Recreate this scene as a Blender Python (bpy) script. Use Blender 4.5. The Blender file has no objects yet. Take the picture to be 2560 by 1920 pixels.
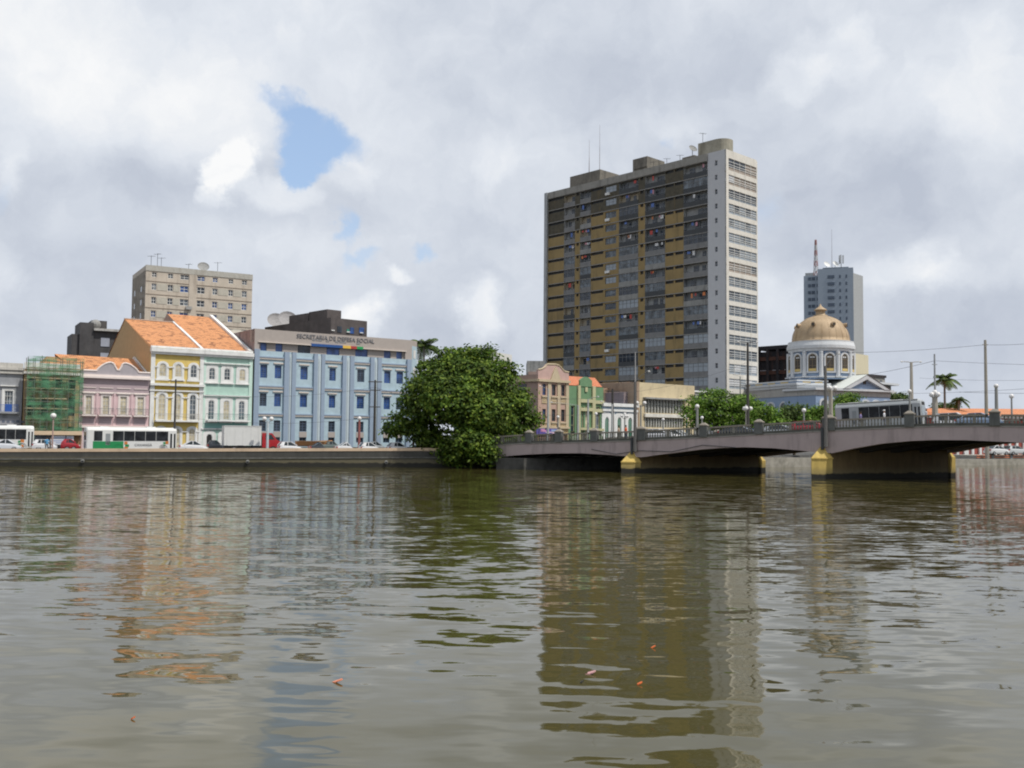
import bpy, math, random
import numpy as np
from mathutils import Vector, Matrix

random.seed(7)
C = bpy.context.scene.collection
sc = bpy.context.scene
PI = math.pi

# ------------------------------------------------------------------ camera
CAMZ, FPX = 4.0, 2400.0
PITCH, ROLL = math.atan(127/2400), 0.009
Fv = Vector((0, math.cos(PITCH), math.sin(PITCH)))
R0 = Vector((1, 0, 0)); U0 = Vector((0, -math.sin(PITCH), math.cos(PITCH)))
Uv = U0*math.cos(ROLL) - R0*math.sin(ROLL)
Rv = R0*math.cos(ROLL) + U0*math.sin(ROLL)
cam = bpy.data.cameras.new('camera'); camo = bpy.data.objects.new('camera', cam); C.objects.link(camo)
cam.sensor_width = 36; cam.lens = 36*FPX/2560; cam.clip_start = .1; cam.clip_end = 8000
M = Matrix((Rv, Uv, -Fv)).transposed().to_4x4(); M.translation = Vector((0, 0, CAMZ)); camo.matrix_world = M
sc.camera = camo
sc.view_settings.view_transform = 'Standard'; sc.view_settings.look = 'None'
sc.view_settings.exposure = 0.22; sc.view_settings.gamma = 1
sc.view_settings.use_curve_mapping = False
sc.cycles.max_bounces = 7; sc.cycles.diffuse_bounces = 3; sc.cycles.glossy_bounces = 4
sc.cycles.caustics_reflective = False; sc.cycles.caustics_refractive = False
sc.cycles.sample_clamp_indirect = 6
sc.cycles.pixel_filter_type = 'BLACKMAN_HARRIS'; sc.cycles.filter_width = 2.0

def ray(px, py):
    return Rv*((px-1280)/FPX) + Uv*((960-py)/FPX) + Fv

# ------------------------------------------------------------------ node helper
class NT:
    def __init__(s, tree): s.t = tree; s.n = tree.nodes; s.l = tree.links
    def new(s, ty, **k):
        n = s.n.new(ty)
        for a, v in k.items(): setattr(n, a, v)
        return n
    def put(s, sock, v):
        if hasattr(v, 'is_output'): s.l.new(v, sock)
        elif v is not None: sock.default_value = v
    def math(s, op, a, b=None, clamp=False):
        n = s.new('ShaderNodeMath', operation=op, use_clamp=clamp); s.put(n.inputs[0], a)
        if b is not None: s.put(n.inputs[1], b)
        return n.outputs[0]
    def vm(s, op, a, b=None, out=0):
        n = s.new('ShaderNodeVectorMath', operation=op); s.put(n.inputs[0], a)
        if b is not None: s.put(n.inputs[1], b)
        return n.outputs[out]
    def mix(s, f, a, b, blend='MIX'):
        n = s.new('ShaderNodeMix', data_type='RGBA', blend_type=blend)
        s.put(n.inputs[0], f); s.put(n.inputs[6], a); s.put(n.inputs[7], b); return n.outputs[2]
    def noise(s, vec, scale, detail=3, rough=.55, out=0):
        n = s.new('ShaderNodeTexNoise'); s.put(n.inputs['Vector'], vec)
        n.inputs['Scale'].default_value = scale; n.inputs['Detail'].default_value = detail
        n.inputs['Roughness'].default_value = rough; return n.outputs[out]
    def mr(s, v, a, b, c=0., d=1., smooth=False):
        n = s.new('ShaderNodeMapRange', interpolation_type='SMOOTHSTEP' if smooth else 'LINEAR')
        s.put(n.inputs[0], v)
        for i, q in enumerate((a, b, c, d)): n.inputs[i+1].default_value = q
        return n.outputs[0]

def c4(c): return (c[0], c[1], c[2], 1.0)

# ------------------------------------------------------------------ sun and sky
SUN_EL, SUN_AZ = math.radians(58), math.atan2(.90, -.43)      # azimuth from +Y towards +X
sd = Vector((math.sin(SUN_AZ)*math.cos(SUN_EL), math.cos(SUN_AZ)*math.cos(SUN_EL), math.sin(SUN_EL)))
sun = bpy.data.lights.new('sun', 'SUN'); sun.energy = 3.1; sun.angle = math.radians(.9); sun.color = (1, .955, .88)
suno = bpy.data.objects.new('sun', sun); C.objects.link(suno)
suno.rotation_euler = sd.to_track_quat('Z', 'Y').to_euler(); suno.location = (60, -60, 120)

w = bpy.data.worlds.new('World'); sc.world = w; w.use_nodes = True
N = NT(w.node_tree); N.n.clear()
tc = N.new('ShaderNodeTexCoord').outputs['Generated']
sky = N.new('ShaderNodeTexSky', sky_type='NISHITA', sun_disc=False)
sky.sun_elevation = SUN_EL; sky.sun_rotation = SUN_AZ; sky.air_density = 1.2; sky.dust_density = 1.2
sp = N.new('ShaderNodeSeparateXYZ'); N.l.new(tc, sp.inputs[0])
az = N.math('ARCTAN2', sp.outputs[0], sp.outputs[1]); el = N.math('ARCSINE', sp.outputs[2])
cb = N.new('ShaderNodeCombineXYZ'); N.put(cb.inputs[0], az); N.put(cb.inputs[1], el); ae0 = cb.outputs[0]
# billowing: warp the sky position with noise before the cloud banks are looked up
wn = N.noise(ae0, 7.0, 6, .6, 1); wv = N.vm('MULTIPLY', N.vm('SUBTRACT', wn, (.5, .5, .5)), (.13, .10, 0))
ae = N.vm('ADD', ae0, wv)
wn2 = N.noise(ae0, 26.0, 4, .6, 1)
ae = N.vm('ADD', ae, N.vm('MULTIPLY', N.vm('SUBTRACT', wn2, (.5, .5, .5)), (.030, .026, 0)))
def blob(px, py, rx, ry, amp, soft=1.0):
    d = ray(px, py).normalized(); a = math.atan2(d.x, d.y); e = math.asin(d.z)
    v = N.vm('MULTIPLY', N.vm('SUBTRACT', ae, (a, e, 0)), (FPX/rx, FPX/ry, 0))
    ln = N.vm('LENGTH', v, out=1)
    return N.math('MULTIPLY', N.mr(ln, 1-soft if soft < 1 else 0., 1.35, 1., 0., True), amp)
def total(lst):
    s = None
    for b in lst:
        o = blob(*b); s = o if s is None else N.math('ADD', s, o)
    return s
LIGHT = [(250, 120, 800, 260, .30), (560, 270, 180, 120, .17, .6), (470, 330, 320, 170, .12), (600, 430, 42, 75, .70, .6),
 (700, 490, 95, 50, .42, .5), (580, 505, 30, 40, .45, .6), (860, 430, 80, 60, .25, .5), (960, 300, 170, 190, .22), (1250, 400, 75, 60, .30, .8), (1130, 480, 130, 90, .12),
 (2090, 150, 85, 70, .26, .4), (1980, 185, 70, 50, .20, .5), (1900, 230, 120, 60, .10), (1720, 290, 90, 45, .24, .7), (2520, 250, 230, 260, .26),
 (930, 800, 60, 50, .50, .7), (1195, 790, 60, 80, .52, .7), (985, 700, 45, 26, .50, .7), (2240, 700, 140, 50, .38, .8), (1960, 730, 80, 110, .30),
 (15, 400, 50, 70, .35), (10, 690, 50, 90, .35), (650, 620, 350, 50, .10), (1010, 905, 90, 40, .25), (1200, 960, 300, 60, .2), (2450, 700, 130, 40, .18),
 (450, -500, 1100, 500, .25)]
DARK = [(450, 470, 270, 90, .36), (2230, 480, 330, 150, .30), (1380, 210, 480, 110, .15), (180, 820, 380, 130, .20), (1060, 860, 260, 90, .22, .8),
 (2400, 860, 330, 120, .20), (1000, 480, 200, 90, .10), (760, 720, 200, 60, .12), (300, 640, 300, 60, .10), (2050, 620, 240, 50, .10), (1750, 120, 300, 90, .08)]
BLUE = [(690, 250, 85, 36, .9, .7), (790, 325, 125, 62, 1.3, .5), (765, 395, 80, 64, 1.2, .5), (745, 440, 42, 36, .8, .7),
 (836, 590, 26, 62, .88, .8), (875, 668, 60, 22, .75, .8), (1065, 640, 44, 22, .72, .8), (1668, 335, 32, 26, .6), (1950, 500, 85, 70, .45), (870, 560, 30, 30, .2),
 (8, 470, 32, 60, .45), (2500, 1000, 60, 20, .2), (2900, 300, 200, 120, 1.2), (-600, 300, 300, 100, 1.2)]
f1 = N.noise(ae, 5.0, 7, .58); f2 = N.noise(ae, 14.0, 6, .6)
base = N.math('ADD', N.math('MULTIPLY', N.math('SUBTRACT', f1, .5), 1.4), N.math('MULTIPLY', N.math('SUBTRACT', f2, .5), .5))
L = N.math('ADD', N.math('ADD', base, .36), N.math('SUBTRACT', total(LIGHT), total(DARK)))
cr = N.new('ShaderNodeValToRGB'); N.put(cr.inputs[0], L); e = cr.color_ramp.elements
e[0].position = -.0; e[0].color = (.435, .475, .555, 1); e[1].position = 1; e[1].color = (.82, .825, .83, 1)
for p, c in ((.3, (.535, .575, .645, 1)), (.6, (.645, .68, .735, 1)),): q = e.new(p); q.color = c
gapn = N.math('ADD', total(BLUE), N.math('MULTIPLY', N.math('SUBTRACT', f2, .5), .8))
hole = N.mr(gapn, .12, 1.3, 0., 1., True)
clouds = N.vm('MULTIPLY', cr.outputs[0], (10, 10, 10))
skyc = N.vm('ADD', N.vm('MULTIPLY', sky.outputs[0], (.62, .66, .74)), (2.0, 2.6, 3.5))
col = N.mix(hole, clouds, skyc)
bg = N.new('ShaderNodeBackground'); N.put(bg.inputs[0], col); bg.inputs[1].default_value = .1
out = N.new('ShaderNodeOutputWorld'); N.l.new(bg.outputs[0], out.inputs[0])

# ------------------------------------------------------------------ materials
MATS = {}
def mat(name, col, rough=.75, var=.12, stain=0., scol=(.06, .055, .05), sscale=.5, streak=True, metal=0., spec=.4, vscale=1.2, bump=0.):
    if name in MATS: return MATS[name]
    m = bpy.data.materials.new(name); m.use_nodes = True; T = NT(m.node_tree)
    b = T.n['Principled BSDF']; g = T.new('ShaderNodeNewGeometry')
    pos = T.new('ShaderNodeTexCoord').outputs['Object']
    b.inputs['Roughness'].default_value = rough; b.inputs['Metallic'].default_value = metal
    b.inputs['Specular IOR Level'].default_value = spec
    c = c4(col)
    if var:
        n = T.noise(pos, vscale, 5, .65)
        k = T.mr(n, .3, .7, 1-var, 1+var)
        c = T.vm('MULTIPLY', c4(col)[:3], None) if 0 else T.mix(1., c4(col), k, 'MULTIPLY')
    if stain:
        v = T.vm('MULTIPLY', pos, (1.6, 1.6, .28) if streak else (1, 1, 1))
        n = T.noise(v, sscale, 6, .68)
        f = T.math('MULTIPLY', T.mr(n, .5, .68, 0, 1, True), stain)
        c = T.mix(f, c, c4(scol))
    T.put(b.inputs['Base Color'], c)
    if bump:
        bn = T.new('ShaderNodeBump'); bn.inputs['Strength'].default_value = .6; bn.inputs['Distance'].default_value = bump
        T.put(bn.inputs['Height'], T.noise(pos, 4, 4)); T.l.new(bn.outputs[0], b.inputs['Normal'])
    MATS[name] = m; return m

def glass(name, col, rough=.12, var=.5, sc_=.9):
    if name in MATS: return MATS[name]
    m = bpy.data.materials.new(name); m.use_nodes = True; T = NT(m.node_tree); b = T.n['Principled BSDF']
    pos = T.new('ShaderNodeTexCoord').outputs['Object']
    n = T.noise(pos, sc_, 2, .5); k = T.mr(n, .35, .65, 1-var, 1+var)
    T.put(b.inputs['Base Color'], T.mix(1., c4(col), k, 'MULTIPLY'))
    b.inputs['Roughness'].default_value = rough; b.inputs['Specular IOR Level'].default_value = .5
    MATS[name] = m; return m

def emis(name, col, s):
    m = bpy.data.materials.new(name); m.use_nodes = True; b = m.node_tree.nodes['Principled BSDF']
    b.inputs['Base Color'].default_value = c4(col); MATS[name] = m; return m

def leafmat(name, c1, c2, c3):
    m = bpy.data.materials.new(name); m.use_nodes = True; T = NT(m.node_tree); b = T.n['Principled BSDF']
    g = T.new('ShaderNodeNewGeometry'); r = T.new('ShaderNodeValToRGB'); T.l.new(g.outputs['Random Per Island'], r.inputs[0])
    e = r.color_ramp.elements; e[0].color = c4(c1); e[1].color = c4(c3); q = e.new(.55); q.color = c4(c2)
    pos = T.new('ShaderNodeTexCoord').outputs['Object']
    k = T.mr(T.noise(pos, .45, 3), .32, .68, .45, 1.65)
    c = T.mix(1., r.outputs[0], k, 'MULTIPLY'); T.put(b.inputs['Base Color'], c)
    b.inputs['Roughness'].default_value = .6; b.inputs['Specular IOR Level'].default_value = .2
    tr = T.new('ShaderNodeBsdfTranslucent'); T.put(tr.inputs[0], c)
    mx = T.new('ShaderNodeMixShader'); mx.inputs[0].default_value = .25
    T.l.new(b.outputs[0], mx.inputs[1]); T.l.new(tr.outputs[0], mx.inputs[2])
    T.l.new(mx.outputs[0], T.n['Material Output'].inputs[0]); MATS[name] = m; return m

# ------------------------------------------------------------------ mesh builder
class MB:
    def __init__(s): s.v = []; s.f = []; s.m = []
    def poly(s, pts, mi=0):
        b = len(s.v); s.v += [tuple(p) for p in pts]; s.f.append(tuple(range(b, b+len(pts)))); s.m.append(mi); return s
    def box(s, x0, x1, y0, y1, z0, z1, mi=0):
        b = len(s.v)
        s.v += [(x0,y0,z0),(x1,y0,z0),(x1,y1,z0),(x0,y1,z0),(x0,y0,z1),(x1,y0,z1),(x1,y1,z1),(x0,y1,z1)]
        s.f += [(b,b+1,b+5,b+4),(b+1,b+2,b+6,b+5),(b+2,b+3,b+7,b+6),(b+3,b,b+4,b+7),(b+4,b+5,b+6,b+7),(b+3,b+2,b+1,b)]
        s.m += [mi]*6; return s
    def prism(s, pts, y0, y1, mi=0):          # polygon in xz, extruded along y
        n = len(pts); b = len(s.v)
        s.v += [(x, y0, z) for x, z in pts] + [(x, y1, z) for x, z in pts]
        s.f.append(tuple(range(b, b+n))); s.f.append(tuple(range(b+2*n-1, b+n-1, -1))); s.m += [mi, mi]
        for i in range(n):
            j = (i+1) % n; s.f.append((b+i, b+n+i, b+n+j, b+j)); s.m.append(mi)
        return s
    def vprism(s, pts, z0, z1, mi=0):         # polygon in xy, extruded up
        n = len(pts); b = len(s.v)
        s.v += [(x, y, z0) for x, y in pts] + [(x, y, z1) for x, y in pts]
        s.f.append(tuple(range(b+n-1, b-1, -1))); s.f.append(tuple(range(b+n, b+2*n))); s.m += [mi, mi]
        for i in range(n):
            j = (i+1) % n; s.f.append((b+i, b+j, b+n+j, b+n+i)); s.m.append(mi)
        return s
    def ring(s, o, i_, y0, y1, mi=0):         # outlines in xz: front band, outer and inner rims
        n = len(o); b = len(s.v)
        s.v += [(x,y0,z) for x,z in o]+[(x,y0,z) for x,z in i_]+[(x,y1,z) for x,z in o]+[(x,y1,z) for x,z in i_]
        for k in range(n):
            j = (k+1) % n
            s.f += [(b+k,b+j,b+n+j,b+n+k),(b+k,b+2*n+k,b+2*n+j,b+j),(b+n+k,b+n+j,b+3*n+j,b+3*n+k)]; s.m += [mi]*3
        return s
    def tube(s, p, q, r0, r1=None, n=8, mi=0, cap=True):
        r1 = r0 if r1 is None else r1; p = Vector(p); q = Vector(q); d = (q-p).normalized()
        a = d.orthogonal().normalized(); c = d.cross(a); b = len(s.v)
        for o, r in ((p, r0), (q, r1)):
            for k in range(n):
                t = 2*PI*k/n; s.v.append(tuple(o+a*math.cos(t)*r+c*math.sin(t)*r))
        for k in range(n):
            j = (k+1) % n; s.f.append((b+k, b+j, b+n+j, b+n+k)); s.m.append(mi)
        if cap:
            s.f.append(tuple(range(b+n-1, b-1, -1))); s.f.append(tuple(range(b+n, b+2*n))); s.m += [mi, mi]
        return s
    def path(s, pts, r, n=6, mi=0):
        for i in range(len(pts)-1):
            s.tube(pts[i], pts[i+1], r if not isinstance(r, list) else r[i], r if not isinstance(r, list) else r[i+1], n, mi)
        return s
    def lathe(s, prof, cx=0, cy=0, n=24, mi=0, a0=0, a1=2*PI):
        b = len(s.v); full = abs(a1-a0-2*PI) < 1e-6; m = n if full else n+1
        for r, z in prof:
            for k in range(m):
                t = a0+(a1-a0)*k/n; s.v.append((cx+r*math.cos(t), cy+r*math.sin(t), z))
        for i in range(len(prof)-1):
            for k in range(n):
                j = (k+1) % m; s.f.append((b+i*m+k, b+i*m+j, b+(i+1)*m+j, b+(i+1)*m+k)); s.m.append(mi)
        return s
    def ball(s, c, r, n=12, mi=0, sz=1):
        return s.lathe([(max(r*math.sin(PI*k/8), .0001), c[2]-r*sz*math.cos(PI*k/8)) for k in range(9)], c[0], c[1], n, mi)
    def wall(s, x0, x1, z0, z1, ops, depth=.25, mi=0, y=0., rmi=None):
        rmi = mi if rmi is None else rmi
        xs = sorted({x0, x1, *[v for o in ops for v in o[:2] if x0 < v < x1]}); zs = sorted({z0, z1, *[v for o in ops for v in o[2:4] if z0 < v < z1]})
        for a, b in zip(xs, xs[1:]):
            for c, d in zip(zs, zs[1:]):
                mx, mz = (a+b)/2, (c+d)/2
                if any(o[0] < mx < o[1] and o[2] < mz < o[3] for o in ops): continue
                s.poly([(a,y,c),(b,y,c),(b,y,d),(a,y,d)], mi)
        for o in ops:
            a, b, c, d = o[:4]
            s.poly([(a,y,c),(a,y,d),(a,y+depth,d),(a,y+depth,c)], rmi); s.poly([(b,y,c),(b,y+depth,c),(b,y+depth,d),(b,y,d)], rmi)
            s.poly([(a,y,c),(a,y+depth,c),(b,y+depth,c),(b,y,c)], rmi); s.poly([(a,y,d),(b,y,d),(b,y+depth,d),(a,y+depth,d)], rmi)
        return s
    def mesh(s, name, mats):
        me = bpy.data.meshes.new(name); me.from_pydata(s.v, [], s.f)
        if not isinstance(mats, (list, tuple)): mats = [mats]
        for m in mats: me.materials.append(m)
        me.polygons.foreach_set('material_index', s.m); me.update(); return me
    def build(s, name, mats, parent=None, smooth=False, loc=None, rot=None):
        me = s.mesh(name, mats)
        if smooth: me.polygons.foreach_set('use_smooth', [True]*len(me.polygons))
        o = bpy.data.objects.new(name, me); C.objects.link(o)
        if parent: o.parent = parent
        if loc: o.location = loc
        if rot: o.rotation_euler = (0, 0, rot)
        return o

def arch(x0, x1, z0, z1, n=10, rise=None):
    r = (x1-x0)/2; rise = r if rise is None else rise; zs = z1-rise; cx = (x0+x1)/2
    return [(x0, z0), (x1, z0)] + [(cx+r*math.cos(PI*k/n), zs+rise*math.sin(PI*k/n)) for k in range(n+1)]
def rect(x0, x1, z0, z1): return [(x0, z0), (x1, z0), (x1, z1), (x0, z1)]
def grow(pts, d, db=None):
    xs = [p[0] for p in pts]; zs = [p[1] for p in pts]; cx = (min(xs)+max(xs))/2; cz = (min(zs)+max(zs))/2
    sx = (max(xs)-min(xs))/2; sz = (max(zs)-min(zs))/2
    return [(cx+(p[0]-cx)*(sx+d)/sx, cz+(p[1]-cz)*(sz+d)/sz) for p in pts]

def tag(o, label, cat, group=None, kind=None):
    if label: o['label'] = label
    if cat: o['category'] = cat
    if group: o['group'] = group
    if kind: o['kind'] = kind
    return o
def thing(name, label, cat, loc=(0, 0, 0), rot=0, group=None):
    o = bpy.data.objects.new(name, None); C.objects.link(o); o.empty_display_size = .5
    o.location = loc; o.rotation_euler = (0, 0, rot); return tag(o, label, cat, group)
def dup(root, loc=None, rot=None, label=None, group=None):
    r = root.copy(); C.objects.link(r)
    if loc: r.location = loc
    if rot is not None: r.rotation_euler = (0, 0, rot)
    if label: r['label'] = label
    if group: r['group'] = group
    def rec(src, dst):
        for ch in list(src.children):
            c = ch.copy(); C.objects.link(c); c.parent = dst; rec(ch, c)
    rec(root, r); return r

def textmesh(s, size, name, m, parent, loc, ext=.01, align='CENTER', rot=(PI/2, 0, 0)):
    cu = bpy.data.curves.new(name, 'FONT'); cu.body = s; cu.size = size; cu.extrude = ext; cu.align_x = align; cu.resolution_u = 2
    t = bpy.data.objects.new(name+'_c', cu); C.objects.link(t)
    dg = bpy.context.evaluated_depsgraph_get(); me = bpy.data.meshes.new_from_object(t.evaluated_get(dg)); me.name = name
    bpy.data.objects.remove(t); me.materials.clear(); me.materials.append(m)
    o = bpy.data.objects.new(name, me); C.objects.link(o); o.parent = parent; o.location = loc; o.rotation_euler = rot
    return o

# ------------------------------------------------------------------ frames: a facade line in plan, local x along it, y away, z up
def q_of(px, py=1085):
    d = ray(px, py); return d.x/d.y
def on_line(px, px0, Y0, th):
    q0 = q_of(px0); X0 = q0*Y0; q = q_of(px); t = math.tan(th)
    Y = (Y0-X0*t)/(1-q*t); return q*Y, Y
def at(px, Y, z=0):
    return Vector((q_of(px)*Y, Y, z))
def z_at(px, py, Y):
    d = ray(px, py); return CAMZ+d.z/d.y*Y
class Fr:
    def __init__(s, a, b, z0):
        s.a = Vector((a[0], a[1])); b = Vector((b[0], b[1])); s.W = (b-s.a).length; s.d = (b-s.a)/s.W
        s.n = Vector((-s.d.y, s.d.x)); s.z0 = z0; s.rot = math.atan2(s.d.y, s.d.x)
    def loc(s): return (s.a.x, s.a.y, s.z0)
    def L(s, px, py=1085, yo=0):
        r = ray(px, py); o = s.a+s.n*yo; rd = Vector((r.x, r.y)); k = o.dot(s.n)/rd.dot(s.n); p = rd*k-s.a
        return p.dot(s.d), CAMZ+r.z*k-s.z0
    def S(s, px, py, xo):
        r = ray(px, py); o = s.a+s.d*xo; rd = Vector((r.x, r.y)); k = o.dot(s.d)/rd.dot(s.d); p = rd*k-s.a
        return p.dot(s.n), CAMZ+r.z*k-s.z0
    def x(s, px, py=1085, yo=0): return s.L(px, py, yo)[0]
    def z(s, px, py, yo=0): return s.L(px, py, yo)[1]
    def w(s, x, y, z=0): p = s.a+s.d*x+s.n*y; return Vector((p.x, p.y, z))

GZ = 1.4
def building(name, label, cat, fr, group=None):
    return thing(name, label, cat, fr.loc(), fr.rot, group)

def win(parent, o, y=0., fr=None, gl=None, fw=.09, proud=.06, inset=.0, nx=1, nz=1, sill=0, name='window', bars=.05, trim=None, tw=.18):
    """one window as one mesh: optional proud trim round the outline, a frame, bars and the glass behind them"""
    mb = MB(); xs = [p[0] for p in o]; zs = [p[1] for p in o]; x0, x1, z0, z1 = min(xs), max(xs), min(zs), max(zs)
    i_ = grow(o, -fw)
    gy = y+inset
    mb.poly([(a, gy, b) for a, b in o], 1)
    mb.ring(o, i_, gy-.05, gy-.002, 0)
    for k in range(1, nx):
        x = x0+(x1-x0)*k/nx; mb.box(x-bars/2, x+bars/2, gy-.045, gy-.004, z0+.03, z1-.03, 0)
    for k in range(1, nz):
        z = z0+(z1-z0)*k/nz; mb.box(x0+.03, x1-.03, gy-.04, gy-.006, z-bars/2, z+bars/2, 0)
    ms = [fr, gl]
    if trim:
        mb.ring(grow(o, tw), o, y-proud, y, 2); ms.append(trim)
    if sill: mb.box(x0-tw-.05, x1+tw+.05, y-.16, y-.001, z0-tw-sill, z0-tw, 2 if trim else 0)
    return mb.build(name, ms, parent)
# ------------------------------------------------------------------ palette
WHITE = mat('white_paint', (.73, .73, .71), var=.09, stain=.35, scol=(.35, .34, .31))
CREAM = mat('cream_paint', (.66, .62, .50), var=.08, stain=.25, scol=(.3, .27, .2))
TILE = None
def tile_mat(name, col, dark, amt=.5):
    m = bpy.data.materials.new(name); m.use_nodes = True; T = NT(m.node_tree); b = T.n['Principled BSDF']
    pos = T.new('ShaderNodeTexCoord').outputs['Object']
    wv = T.new('ShaderNodeTexWave', wave_type='BANDS', bands_direction='X'); T.put(wv.inputs[0], pos); wv.inputs['Scale'].default_value = 1.1
    n1 = T.noise(T.vm('MULTIPLY', pos, (.8, .8, 1.8)), 1.25, 4, .7); n2 = T.noise(pos, .25, 3)
    k = T.mr(n1, .52, .60, 0, 1, True)
    k = T.math('MULTIPLY', k, T.math('ADD', T.mr(n2, .35, .65, .5, 1.), 0), True)
    c = T.mix(T.math('MULTIPLY', k, amt), c4(col), c4(dark))
    n3 = T.noise(pos, 5, 3); c = T.mix(1., c, T.mr(n3, .3, .7, .8, 1.2), 'MULTIPLY')
    c = T.mix(1., c, T.mr(wv.outputs[0], 0, 1, .8, 1.1), 'MULTIPLY')
    T.put(b.inputs['Base Color'], c); b.inputs['Roughness'].default_value = .85
    bn = T.new('ShaderNodeBump'); bn.inputs['Distance'].default_value = .06; T.put(bn.inputs['Height'], wv.outputs[0]); T.l.new(bn.outputs[0], b.inputs['Normal'])
    MATS[name] = m; return m
TILE = tile_mat('clay_tiles', (.60, .27, .115), (.15, .06, .03), .9)
TILE2 = tile_mat('clay_tiles_new', (.56, .19, .09), (.3, .09, .04), .5)
DGL = glass('dark_glass', (.035, .045, .06)); BGL = glass('blue_glass', (.025, .07, .22), .15, .55, .7)
BCUR = glass('blue_curtain', (.07, .13, .34), .35, .35, .8); GGL = glass('grey_glass', (.10, .12, .14), .2, .6)
CURT = glass('cream_shutter', (.50, .44, .31), .5, .25, 1.5); BLACKI = mat('dark_interior', (.02, .02, .022), .8)
WFR = mat('window_frame_white', (.66, .66, .64), .5, .05); DARKM = mat('dark_metal', (.05, .055, .06), .5, .1)
CONC = mat('grey_concrete', (.30, .30, .29), .85, .2, .6, (.10, .10, .095)); RAIL = mat('balcony_iron', (.16, .19, .2), .5, .1)

# ------------------------------------------------------------------ river, ground, quay
def water_mat():
    m = bpy.data.materials.new('river_water'); m.use_nodes = True; T = NT(m.node_tree); b = T.n['Principled BSDF']
    pos = T.new('ShaderNodeTexCoord').outputs['Object']; sp = T.new('ShaderNodeSeparateXYZ'); T.put(sp.inputs[0], pos)
    def field(v, s, d, r=.5):
        return T.vm('SUBTRACT', T.noise(v, s, d, r, 1), (.5, .5, .5))
    vy = T.vm('MULTIPLY', pos, (.33, 1, 1))
    swell = field(T.vm('MULTIPLY', pos, (.5, 1, 1)), 1.05, 1.5, .5)
    chop = field(vy, 3.0, 1.6, .5); rip = field(vy, 7.5, 3, .6)
    patch = T.mr(T.noise(T.vm('MULTIPLY', pos, (.35, 1, 1)), .075, 3), .36, .64, .70, 1.2, True)
    near = T.math('MULTIPLY', T.mr(sp.outputs[1], 9., 24., .85, 1., True), T.mr(sp.outputs[1], 32., 80., 1., .55, True)); nearr = T.mr(sp.outputs[1], 14., 34., .05, 1., True)
    a1 = T.vm('MULTIPLY', swell, (.05, .185, 0))
    s2 = T.new('ShaderNodeVectorMath', operation='SCALE'); T.put(s2.inputs[0], T.vm('MULTIPLY', chop, (.05, .21, 0))); T.put(s2.inputs[3], T.math('MULTIPLY', near, patch))
    s3 = T.new('ShaderNodeVectorMath', operation='SCALE'); T.put(s3.inputs[0], T.vm('MULTIPLY', rip, (.03, .22, 0))); T.put(s3.inputs[3], T.math('MULTIPLY', nearr, patch))
    nrm = T.vm('NORMALIZE', T.vm('ADD', T.vm('ADD', T.vm('ADD', a1, s2.outputs[0]), s3.outputs[0]), (0, 0, 1)))
    T.put(b.inputs['Normal'], nrm)
    k = T.noise(pos, .05, 3)
    T.put(b.inputs['Base Color'], T.mix(T.mr(k, .3, .7), (.056, .049, .014, 1), (.068, .059, .021, 1)))
    b.inputs['Roughness'].default_value = .035; b.inputs['IOR'].default_value = 1.5; b.inputs['Specular IOR Level'].default_value = .5
    MATS['river_water'] = m; return m
water = MB().poly([(-900, -60, 0), (900, -60, 0), (900, 900, 0), (-900, 900, 0)]).build('river', water_mat())
tag(water, 'calm brown river reflecting the buildings', None, kind='structure')
bed = MB().poly([(-3000, -3000, -4), (3000, -3000, -4), (3000, 3000, -4), (-3000, 3000, -4)]).build('ground', mat('mud', (.12, .10, .07)))
tag(bed, 'muddy ground under and around the river reaching the horizon', None, kind='structure')

QL = [(-150, 92.)] + [at(p, Y).to_2d()[:] for p, Y in ((0, 107.3), (500, 111.2), (1050, 115.7), (1310, 117.6), (1640, 121.5), (1950, 129.), (2400, 145.), (2900, 166.))] + [(330, 260.)]
QT = [1.56, 1.58, 1.74, 1.97, 1.9, 1.6, 1.3, .95, .95, .95]      # top of the wall
bank = MB()
n = len(QL)
pts = QL + [(1800, 2600), (-1800, 2600), (-1000, 92.)]
bank.vprism([(x, y) for x, y in pts], -3.9, .9)
bank_o = bank.build('riverbank_land', mat('asphalt', (.09, .088, .085), .9, .25, .4, (.2, .19, .17), 1.)); tag(bank_o, 'flat city ground behind the quay', None, kind='structure')
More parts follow.
